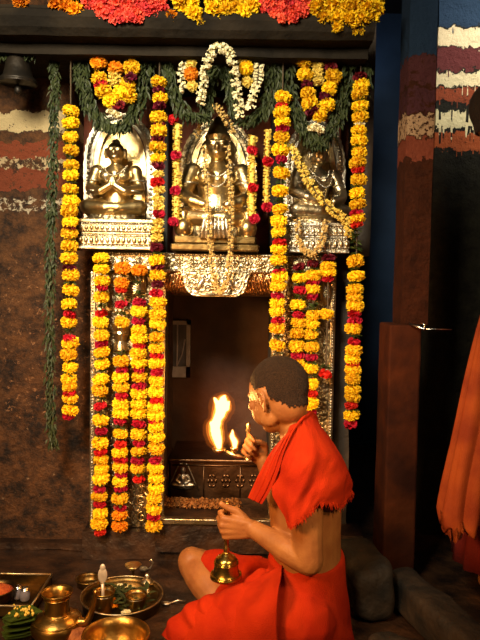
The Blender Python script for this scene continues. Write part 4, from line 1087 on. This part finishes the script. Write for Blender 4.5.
# legs
HLp, KL, AL = at(298, 622, 1.86), at(196, 628, 1.90), at(262, 652, 2.13)
HRp, KR, AR = at(304, 612, 2.08), at(195, 565, 2.24), at(228, 618, 2.04)
limb(HLp, KL, .092, .062); limb(KL, AL, .060, .038, .008)
limb(HRp, KR, .090, .060); limb(KR, AR, .056, .038, .010)
for a, d_ in ((AL, V((.12, .06, -.01))), (AR, V((.13, -.10, -.03)))):
    e_ = a + d_; e_.z = max(.03, e_.z); chain(bm, [a, a.lerp(e_, .5) + V((0, 0, .01)), e_], [.036, .036, .022])
ell(bm, KR + V((-.012, .0, .014)), (.05, .05, .05))
add_head(bm, HC, HQ, 1.0)
# left hand closed round the bell handle, thumb up
LH_d, LH_t = V((-.97, .05, .02)), V((0, -.1, 1))
fist = [(72, 88, 60)] * 4
add_hand(bm, WL + V((-.008, 0, 0)), LH_d, (0, 1, 0), LH_t, fist, 0., .98, [(.022, .030, .012), (.045, .050, .014), (.072, .058, .014), (.094, .072, .010)])
# right hand holding the lamp stem, palm towards the camera side
RH_d = (at(243, 440, 2.19) - WR).normalized(); 
pinch = [(38, 62, 30), (58, 74, 40), (66, 80, 50), (72, 84, 50)]
RK, RN = add_hand(bm, WR, RH_d, (-.25, -.95, 0), (.3, 0, 1), pinch, 0., .92, [(.022, .032, .012), (.045, .046, .024), (.072, .040, .038), (.092, .026, .044)])
LOW = .008
for v in bm.verts: v.co.z = max(v.co.z, LOW)
body_bm = sculpt(bm, .0042, 4)
BV = BVHTree.FromBMesh(body_bm)
ORG = V((HLp.x + .02, 1.97, 0))
pr = empty('person', ORG, 'shaven headed person seated cross legged, red cloth over shoulders, holding lamp and bell', 'person')
# cropped hair from the scalp of the body
hb2 = bmesh.new(); vm = {}
HQi = HQ.transposed()
for f_ in body_bm.faces:
    c = HQi @ (f_.calc_center_median() - HC) / 1.0
    if c.length > .16: continue
    a = c.x
    if a > .05: line = .058 + (a - .05) * .25
    elif a > .012: line = .016 + (a - .012) * 1.1
    elif a > -.03: line = -.002
    else: line = -.012 + (a + .03) * .85
    if abs(c.y) > .0705 and -.030 < a < .022 and c.z < .024: continue
    if c.z + .009 * noise.noise(c * 120) + .006 * noise.noise(c * 300) < line: continue
    vs = []
    for v in f_.verts:
        if v.index not in vm: vm[v.index] = hb2.verts.new(v.co + v.normal * .0022)
        vs.append(vm[v.index])
    hb2.faces.new(vs)
part('body', body_bm, M['skin'], pr, True)
ho = part('hair', hb2, M['hair'], pr, True)
so = ho.modifiers.new('s', 'SOLIDIFY'); so.thickness = .003; so.offset = -1
for s in (-1, 1):
    bm = bmesh.new(); ell(bm, hp(.083, s * .031, .002), (.0095, .0125, .0075), HQ, 2); part('eye', bm, M['eye'], pr, True)

def pushout(rows, gap, only=None):
    for r in rows:
        for i, p in enumerate(r):
            h = BV.find_nearest(p)
            if h[0] is None: continue
            q, n, _, dist = h; inside = (p - q).dot(n) < 0
            if inside: r[i] = q + n * gap
            elif dist < gap: r[i] = q + (p - q).normalized() * gap
    return rows
def relax(rows, it=2):
    for _ in range(it):
        R0 = [[p.copy() for p in r] for r in rows]
        for j in range(1, len(rows) - 1):
            for i in range(1, len(rows[0]) - 1):
                rows[j][i] = R0[j][i] * .4 + (R0[j - 1][i] + R0[j + 1][i] + R0[j][i - 1] + R0[j][i + 1]) * .15
    return rows
# shawl: cape over the shoulders and back
C_ = lambda *p: [at(*q) for q in p]
cape = [C_((288, 438, 1.845), (277, 464, 1.80), (272, 491, 1.785), (287, 522, 1.75)),
        C_((293, 431, 1.86), (289, 460, 1.755), (286, 492, 1.735), (291, 524, 1.72)),
        C_((299, 424, 1.885), (303, 456, 1.745), (304, 490, 1.725), (306, 516, 1.72)),
        C_((304, 417, 1.91), (319, 450, 1.775), (324, 480, 1.75), (325, 504, 1.745)),
        C_((307, 413, 1.945), (332, 446, 1.86), (343, 474, 1.84), (344, 506, 1.84)),
        C_((309, 412, 1.985), (336, 446, 1.97), (349, 474, 1.97), (351, 493, 1.97)),
        C_((309, 414, 2.03), (332, 448, 2.09), (346, 474, 2.12), (348, 500, 2.12)),
        C_((305, 422, 2.08), (322, 450, 2.19), (330, 480, 2.22), (330, 508, 2.22)),
        C_((296, 432, 2.10), (304, 460, 2.2), (306, 486, 2.25), (306, 510, 2.25))]
rows = sheet(cape, 90, 44)
for j, r in enumerate(rows):
    v = j / 44
    for i, p in enumerate(r):
        u = i / 90
        # soft radiating folds and a ragged hem
        f_ = .006 * math.sin(u * 26 + v * 3 + 2.2 * noise.noise(V((u * 5, v * 3, 0)))) * (.3 + v) + .007 * noise.noise(V((u * 7, v * 3.5, 4))) + .006 * noise.noise(V((u * 19 + v * 6, v * 7, 4)))
        c = at(306, 470, 1.97); d = p - c; d.z *= .3; d.normalize(); r[i] = p + d * f_
        if j >= 43: r[i].z += .009 * noise.noise(V((u * 60, 0, 1))) + .004 * math.sin(u * 300)
pushout(rows, .010); relax(rows, 2); pushout(rows, .008)
bm, gv = grid_bm(rows)
hem = [(v.co.copy(), (gv[-1][i].co - gv[-4][i].co).normalized()) for i, v in enumerate(gv[-1])]
sh = part('shawl', bm, M['red'], pr, True); m = sh.modifiers.new('s', 'SOLIDIFY'); m.thickness = .005; m.offset = 1
m = sh.modifiers.new('b', 'SUBSURF'); m.levels = 1; m.render_levels = 1
bm = bmesh.new()
for i in range(0, 90):
    for k in range(3):
        p = hem[i][0].lerp(hem[min(i + 1, 90)][0], k / 3); d = (hem[i][1] + V((rnd.uniform(-.4, .4), rnd.uniform(-.3, .3), -.4))).normalized(); L = rnd.uniform(.005, .016)
        tube(bm, [p - d * .004, p + d * L * .6, p + d * L + V((rnd.uniform(-.003, .003), 0, 0))], [.0013, .0011, .0005], 4)
part('fringe', bm, M['red'], sh)
# rolled collar band with folds, hanging down in front
path = [(318, 426, 2.07), (314, 416, 2.0), (307, 414, 1.925), (295, 428, 1.85), (285, 450, 1.79), (279, 471, 1.77), (271, 490, 1.79), (262, 505, 1.81)]
path2 = [(308, 436, 2.06), (304, 426, 2.0), (298, 423, 1.94), (283, 437, 1.865), (270, 452, 1.835), (259, 472, 1.845), (252, 487, 1.865), (247, 498, 1.88)]
A, B = catmull([at(*q) for q in path], 60), catmull([at(*q) for q in path2], 60)
rows = []
for j in range(17):
    t = j / 16; row = []
    for i in range(61):
        p = A[i].lerp(B[i], t); b = .012 * math.sin(math.pi * t) + .007 * math.sin(t * 3.2 * math.pi * 2 + i * .02) * (1 if 0 < t < 1 else 0)
        nrm = V((.15, -1, .25)).normalized() if i > 22 else (p - at(292, 425, 1.97)).normalized()
        row.append(p + nrm * b)
    rows.append(row)
pushout(rows, .009); pushout(rows, .008)
bm, gv = grid_bm(rows); cb = part('shawl_collar', bm, M['red'], sh, True)
m = cb.modifiers.new('s', 'SOLIDIFY'); m.thickness = .006; m.offset = 1
m = cb.modifiers.new('b', 'SUBSURF'); m.levels = 1; m.render_levels = 1

# loin cloth: hips, left leg, upper right leg and the lap
bm = bmesh.new()
T2 = lambda px, py, a, b: (at(px, py, 1.97), bf * a, bl * b)
loft(bm, [T2(309, 672, .12, .17), T2(309, 640, .138, .192), T2(308, 608, .134, .186), T2(307, 580, .124, .170), T2(307, 558, .117, .160), T2(307, 553, .113, .156)], 36)
chain(bm, [at(300, 618, 1.85), at(250, 618, 1.86), at(205, 624, 1.89), at(186, 632, 1.90)], [.105, .100, .076, .056], 18)
chain(bm, [at(186, 632, 1.90), at(230, 640, 1.98), at(268, 640, 2.1)], [.06, .07, .06], 16)
chain(bm, [HRp, at(255, 584, 2.13), at(212, 569, 2.215)], [.100, .088, .069], 16)
ell(bm, at(258, 600, 2.0), (.15, .14, .055)); ell(bm, at(270, 590, 1.93), (.085, .09, .05))
for v in bm.verts: v.co.z = max(v.co.z, .004)
def folds(b2):
    for v in b2.verts:
        p = v.co; 
        w_ = .010 * noise.noise(V((p.x * 9 + p.z * 7, p.y * 9, p.z * 5))) + .006 * math.sin((p.x * 1.0 + p.z * .7) * 70 + 5 * noise.noise(p * 6)) * max(0, noise.noise(p * 5 + V((3, 1, 7))) + .15) * 1.6
        v.co += v.normal * w_; v.co.z = max(v.co.z, .003)
part('loin_cloth', sculpt(bm, .0055, 6, folds), M['red'], pr, True)
# cloth edge lying over the lap, with a deep pleat beside the hip
flap = [C_((283, 566, 1.86), (279, 590, 1.745), (277, 620, 1.735), (279, 655, 1.74)),
        C_((266, 574, 1.90), (262, 592, 1.79), (256, 618, 1.745), (254, 655, 1.745)),
        C_((250, 582, 1.97), (242, 594, 1.86), (232, 615, 1.79), (224, 655, 1.775)),
        C_((238, 588, 2.02), (224, 597, 1.93), (206, 614, 1.84), (196, 652, 1.80)),
        C_((225, 590, 2.06), (208, 600, 1.98), (186, 614, 1.90), (176, 645, 1.85)),
        C_((212, 596, 2.10), (196, 604, 2.04), (176, 618, 1.97), (163, 636, 1.92))]
rows = sheet(flap, 60, 36)
for j, r in enumerate(rows):
    for i, p in enumerate(r):
        u, v = i / 60, j / 36
        r[i] = p + V((-.3, -.8, .5)) * (.008 * math.sin(u * 15 + 3 * noise.noise(V((u * 3, v * 2, 2)))) * (.4 + .6 * v) + .012 * noise.noise(V((u * 4, v * 4, 9)))); r[i].z = max(r[i].z, .006)
bm, gv = grid_bm(rows); fl = part('cloth_flap', bm, M['red'], pr, True)
m = fl.modifiers.new('s', 'SOLIDIFY'); m.thickness = .005; m.offset = 1
# ---------------------------------------------------------------- bell in the left hand
hx = at(227, 520, 1.9); by = WL.y + .036
bp = at(226, 578, by)
bell = empty('hand_bell', bp, 'brass hand bell held upright by its handle in the left fist', 'bell')
zt = at(226, 553, by).z - bp.z
zk = zt / .078
bm = bmesh.new(); lathe(bm, [(.030, .006), (.0455, 0), (.0495, .003), (.0485, .008), (.0435, .015), (.0395, .024), (.037, .036), (.0355, .050 * zk), (.033, .060 * zk), (.028, .066 * zk), (.019, .071 * zk), (.015, .075 * zk), (.010, .08 * zk), (.001, .08 * zk)], (0, 0, 0), 44); mk('bell_body', bm, M['bell'], bell, True)
bm = bmesh.new()
for z, r in ((.014, .0465), (.052 * zk, .0355), (.047 * zk, .036)): tube(bm, [V((r * math.cos(a), r * math.sin(a), z)) for a in [i * math.pi / 18 for i in range(37)]], .0022, 6)
mk('band', bm, M['bell'], bell, True)
zh = at(226, 503, by).z - bp.z
bm = bmesh.new(); lathe(bm, [(.010, zt), (.008, zt + .006), (.011, zt + .012), (.007, zt + .02), (.0075, zt + .04), (.010, zt + .05), (.007, zt + .06), (.007, zh - .03), (.011, zh - .02), (.007, zh - .012), (.010, zh - .002), (.004, zh + .006), (.001, zh + .006)], (0, 0, 0), 20); mk('handle', bm, M['brass'], bell, True)
bm = bmesh.new(); tube(bm, [V((0, 0, .05)), V((0, 0, .012))], .003, 6); ell(bm, (0, 0, .010), .010); mk('clapper', bm, M['brass_dark'], bell, True)
# ---------------------------------------------------------------- lamp in the right hand
GRIP = sum(RK, V()) / 4 + RN * .026 + RH_d * .006
lY = GRIP.y
sp = V((GRIP.x, lY, at(246, 458, lY).z))
lamp = empty('oil_lamp', sp, 'small brass hand lamp with two burning wicks held out before the dark doorway', 'lamp')
L_ = lambda px, py, Y=lY: at(px, py, Y) - sp
zf = L_(246, 423).z
bm = bmesh.new(); lathe(bm, [(.012, -.004), (.014, .002), (.008, .01), (.006, .02), (.006, zf - .03), (.010, zf - .024), (.006, zf - .016), (.009, zf - .006), (.004, zf), (.001, zf + .004)], (0, 0, 0), 16); mk('handle', bm, M['gold'], lamp, True)
bm = bmesh.new(); tube(bm, [V((0, 0, .002)), L_(236, 456), L_(226, 452)], [.006, .008, .008], 10); mk('arm', bm, M['gold'], lamp, True)
big, small = L_(219, 450), L_(234, 449)
for c, r in ((big, .024), (small, .014)):
    bm = bmesh.new(); lathe(bm, [(.001, -.012), (r * .6, -.010), (r * .95, 0), (r, .006), (r * .9, .006), (r * .5, -.004), (.001, -.005)], c, 24); mk('oil_cup', bm, M['gold'], lamp, True)
    bm = bmesh.new(); tube(bm, [c + V((0, 0, -.003)), c + V((-.002, 0, .012))], .004, 8); mk('wick', bm, M['wick'], lamp, True)
def flame_mat(name, col, s, a):
    m = bpy.data.materials.new(name); m.use_nodes = True; nt = m.node_tree; nt.nodes.clear()
    o = nt.nodes.new('ShaderNodeOutputMaterial'); e = nt.nodes.new('ShaderNodeEmission'); e.inputs[0].default_value = (*col, 1); e.inputs[1].default_value = s
    t = nt.nodes.new('ShaderNodeBsdfTransparent'); x = nt.nodes.new('ShaderNodeMixShader'); x.inputs[0].default_value = a
    nt.links.new(t.outputs[0], x.inputs[1]); nt.links.new(e.outputs[0], x.inputs[2]); nt.links.new(x.outputs[0], o.inputs[0]); return m
FC, FO_ = flame_mat('flame core', (1, .66, .22), 6, 1), [flame_mat('flame edge', (1, .34, .04), 3., .34), flame_mat('flame fringe', (1, .24, .02), 2., .14), flame_mat('flame glow', (1, .2, .015), 1.2, .05)]
def flame(blobs, lobe, vox=.003):
    for nm, k, mt in (('flame', .8, FC), ('flame_edge', 1.1, FO_[0]), ('flame_fringe', 1.45, FO_[1]), ('flame_glow', 2.0, FO_[2])):
        bm = bmesh.new()
        for chain_ in blobs:
            pts = [L_(x, y) for x, y, r in chain_]; chain(bm, pts, [r * k / F * lY for x, y, r in chain_], 10)
        b2 = sculpt(bm, vox, 3)
        for v in b2.verts: v.co.x += .004 * noise.noise(v.co * 45)
        o = mk(nm, b2, mt, None, True); o.parent = lamp if nm == 'flame' else root
        if nm == 'flame': root = o
flame([[(219, 447, 3), (217, 438, 6), (215, 428, 6.5), (217, 420, 5), (220, 414, 6), (222, 406, 7), (223, 400, 4.5), (225, 396, 1.6)], [(213, 430, 4), (211.5, 423, 2)], [(226, 408, 4), (229, 402, 1.5)], [(218, 406, 4), (215, 398, 1.2)]], 0)
flame([[(235, 447, 2.2), (234, 441, 3.6), (232.5, 436, 2.8), (232, 430, .8)]], 0, .0022)
# ================================================================ PERSON STANDING AT THE EDGE
SY = 2.22; ORS = V((at(507, 560, SY).x, SY, 0))
sf, sl = V((1, 0, 0)), V((0, 1, 0))
g = lambda px, py, Y=SY: at(px, py, Y)
bm = bmesh.new()
TT = lambda py, a, b, px=508: (V((ORS.x + (px - 508) / F * SY, SY, g(508, py).z)), sf * a, sl * b)
loft(bm, [TT(380, .11, .15), TT(335, .115, .165), TT(290, .105, .15), TT(240, .11, .16), TT(195, .11, .175), TT(178, .09, .16), TT(166, .06, .10), TT(158, .05, .06)])
chain(bm, [g(506, 172), g(504, 132)], [.058, .055])
SHC = g(505, 114)
for s in (-1, 1):
    sp_ = V((ORS.x, SY - s * -.18, g(505, 182).z)); ell(bm, sp_, (.06, .058, .06))
for yy, el, wr in ((-.185, (506, 272), (530, 318)), (.185, (506, 272), (528, 318))):
    a = V((ORS.x, SY + yy, g(508, 184).z)); e_ = g(el[0], el[1], SY + yy); w_ = g(wr[0], wr[1], SY + yy * .8)
    limb(a, e_, .054, .042, .004); limb(e_, w_, .042, .028, .006)
    add_hand(bm, w_, (w_ - e_).normalized(), (0, -1 if yy > 0 else 1, 0), (.3, 0, 1), [(35, 45, 30)] * 4)
for yy in (-.09, .09):
    h_ = V((ORS.x, SY + yy, g(508, 380).z)); k_ = V((ORS.x + .02, SY + yy, .50)); a_ = V((ORS.x - .01, SY + yy, .08))
    limb(h_, k_, .088, .06); limb(k_, a_, .058, .036, .01); chain(bm, [a_ + V((-.02, 0, -.035)), a_ + V((.08, 0, -.045)), a_ + V((.16, 0, -.055))], [.036, .036, .022])
SQ = ortho(sf, sl)
add_head(bm, SHC, SQ, 1.0)
for v in bm.verts: v.co.z = max(v.co.z, .004)
pb2 = sculpt(bm, .006, 4)
ps = empty('person', ORS, 'dark haired person standing, mostly out of the picture, with hanging orange cloth', 'person')
hb3 = bmesh.new(); vm = {}; SQi = SQ.transposed()
for f_ in pb2.faces:
    c = SQi @ (f_.calc_center_median() - SHC)
    if c.length > .17: continue
    line = .055 if c.x > .03 else (.0 if c.x > -.03 else -.06)
    if c.z < line: continue
    vs = []
    for v in f_.verts:
        if v.index not in vm: vm[v.index] = hb3.verts.new(v.co + v.normal * .010)
        vs.append(vm[v.index])
    hb3.faces.new(vs)
part('body', pb2, M['skin'], ps, True)
h3 = part('hair', hb3, M['hair'], ps, True); so = h3.modifiers.new('s', 'SOLIDIFY'); so.thickness = .012; so.offset = -1
# white cloth on the shoulder
bm = bmesh.new(); zsh = g(505, 165).z
chain(bm, [V((ORS.x - .15, SY - .10, zsh - .02)), V((ORS.x - .125, SY - .15, zsh + .002)), V((ORS.x - .02, SY - .18, zsh + .015)), V((ORS.x + .07, SY - .16, zsh - .02))], [.03, .034, .034, .03], 12)
part('shoulder_cloth', sculpt(bm, .006, 4), M['white_cloth'], ps, True)
bm = bmesh.new(); zc = g(505, 183).z
ell(bm, V((ORS.x - .10, SY - .15, zc)), (.095, .085, .062)); ell(bm, V((ORS.x - .02, SY - .15, zc - .08)), (.07, .08, .09))
part('shoulder_wrap', sculpt(bm, .006, 4), M['orangecloth'], ps, True)
# waist cloth
bm = bmesh.new(); sec = []
n = 12
for i in range(n + 1):
    t = i / n; py = 330 + (562 - 330) * t; a = .125 + .055 * t; b = .175 + .02 * t
    sec.append((V((ORS.x, SY, g(508, py).z)), sf * a, sl * b))
loft(bm, sec, 72)
for v in bm.verts:
    d = v.co - V((ORS.x, SY, v.co.z)); a = math.atan2(d.y, d.x); t = (g(508, 330).z - v.co.z)
    v.co += d.normalized() * .012 * t * math.sin(a * 14 + t * 3)
part('waist_cloth', bm, M['maroon_cloth'], ps, True)
# orange cloth end hanging down the back, gathered folds and a scalloped hem
bm = bmesh.new(); rings = []
n, sg = 40, 96
for i in range(n + 1):
    t = i / n
    if t < .0: pass
    py = 296 + (527 - 296) * t
    xl = 489 - 51 * t ** .85; xr = 503 - 23 * t ** 1.5
    c = g((xl + xr) / 2, py, SY - .235); a = (xr - xl) / 2 / F * (SY - .235); b = .018 + .045 * t
    bulge = 1 if t < .93 else 1 - (t - .93) * 4
    ring = []
    for k in range(sg):
        th = 2 * math.pi * k / sg; f_ = 1 + (.16 * math.sin(th * 5 + t * 1.5) + .10 * math.sin(th * 9 + 1 + 2 * noise.noise(V((t * 3, math.cos(th), math.sin(th)))))) * (.4 + .6 * t)
        p = c + V((math.cos(th) * a * f_ * bulge, math.sin(th) * b * f_, 0))
        if i == n: p.z += .012 * math.sin(th * 7) + .012 * noise.noise(V((math.cos(th) * 4, math.sin(th) * 4, 0)))
        ring.append(bm.verts.new(p))
    rings.append(ring)
for a, b in zip(rings, rings[1:]):
    for k in range(sg):
        j = (k + 1) % sg; bm.faces.new((a[k], a[j], b[j], b[k]))
bm.faces.new(rings[0][::-1])
oc = part('hanging_cloth', bm, M['orangecloth'], ps, True); m = oc.modifiers.new('s', 'SOLIDIFY'); m.thickness = .004
bm = bmesh.new(); hem = [at(x, y, SY - .235 + dy) for x, y, dy in ((441, 520, 0), (446, 530, -.03), (453, 534, -.05), (460, 530, -.06), (468, 526, -.05), (476, 522, -.02))]
hem2 = [p + V((.004, .01, -.03 + .014 * (i % 2))) for i, p in enumerate(hem)]; up_ = [p + V((0, .012, .03)) for p in hem]
rows = [catmull(up_, 40), catmull(hem, 40), catmull(hem2, 40)]
for j in (1, 2):
    for i in range(41): rows[j][i] += V((0, .012 * math.sin(i * .9), .006 * math.sin(i * 1.3)))
b3, _ = grid_bm(rows); bmesh.ops.solidify(b3, geom=b3.faces[:], thickness=.003); part('hem', b3, M['orangecloth'], oc, True)
# ================================================================ LIGHT
w = bpy.data.worlds.new('world'); SC.world = w; w.use_nodes = True
bg = w.node_tree.nodes['Background']; bg.inputs['Color'].default_value = (.30, .22, .15, 1); bg.inputs['Strength'].default_value = .08
def light(name, kind, loc, col, e, size=.2, aim=None, **kw):
    l = bpy.data.lights.new(name, kind); l.color = col; l.energy = e
    if kind == 'AREA': l.size = size
    else: l.shadow_soft_size = size
    for k, v in kw.items(): setattr(l, k, v)
    o = bpy.data.objects.new(name, l); COL.objects.link(o); o.location = loc
    if aim is not None: o.rotation_euler = (V(aim) - V(loc)).to_track_quat('-Z', 'Y').to_euler()
    return o
light('hall lamp', 'AREA', (-.75, .35, 2.35), (1, .86, .62), 27, .6, (-.35, 2.5, 1.35), spread=math.radians(78))
light('low warm fill', 'AREA', (-1.0, .6, 1.25), (1, .46, .13), 11, .3, (-.05, 2.2, .45), spread=math.radians(80))  # added fill, warms the lower part of the scene
light('side fill', 'AREA', (.95, .35, 1.75), (1, .62, .28), 2.0, .3, (.16, 1.95, .55), spread=math.radians(38))  # added fill so the seated person's back is lit
light('flame light', 'POINT', at(222, 412, 2.14), (1, .42, .10), 7, .05)
light('far pillar fill', 'AREA', (1.5, 1.2, 2.9), (1, .95, .86), 4.2, .4, (1.08, 2.85, 2.2), spread=math.radians(34))  # added light to bring out the bands of the far pillar
light('blue wall fill', 'AREA', (.72, 3.6, 2.93), (.35, .6, 1), .65, .4, (.75, 4.5, 2.7), spread=math.radians(70))  # added blue light for the hazy glow on the far wall
# smoke round the lamp; its orange scatter colour carries the flame glow
bm = bmesh.new(); ell(bm, (0, 0, 0), (.20, .17, .29), sub=4)
sm = bpy.data.materials.new('smoke'); sm.use_nodes = True; nt = sm.node_tree; nt.nodes.clear()
o_ = nt.nodes.new('ShaderNodeOutputMaterial'); vs_ = nt.nodes.new('ShaderNodeVolumeScatter'); vs_.inputs['Color'].default_value = (1, .22, .03, 1)
tc = nt.nodes.new('ShaderNodeTexCoord'); gr = nt.nodes.new('ShaderNodeTexGradient'); gr.gradient_type = 'QUADRATIC_SPHERE'; mpn = nt.nodes.new('ShaderNodeMapping'); mpn.inputs['Scale'].default_value = (5, 6, 3.4)
mu = nt.nodes.new('ShaderNodeMath'); mu.operation = 'MULTIPLY'; mu.inputs[1].default_value = .6
nt.links.new(tc.outputs['Object'], mpn.inputs[0]); nt.links.new(mpn.outputs[0], gr.inputs[0]); nt.links.new(gr.outputs['Fac'], mu.inputs[0]); nt.links.new(mu.outputs[0], vs_.inputs['Density'])
nt.links.new(vs_.outputs[0], o_.inputs['Volume'])
SMOKE = True
if SMOKE: s_ = mk('smoke', bm, sm, None, True, at(222, 415, 2.36)); tag(s_, 'thin warm smoke drifting round the burning lamp', 'smoke', None, 'stuff')
SC.view_settings.view_transform = 'Standard'; SC.view_settings.look = 'None'; SC.view_settings.gamma = 1; SC.view_settings.exposure = .1
SC.cycles.use_denoising = True
SC.cycles.max_bounces = 6
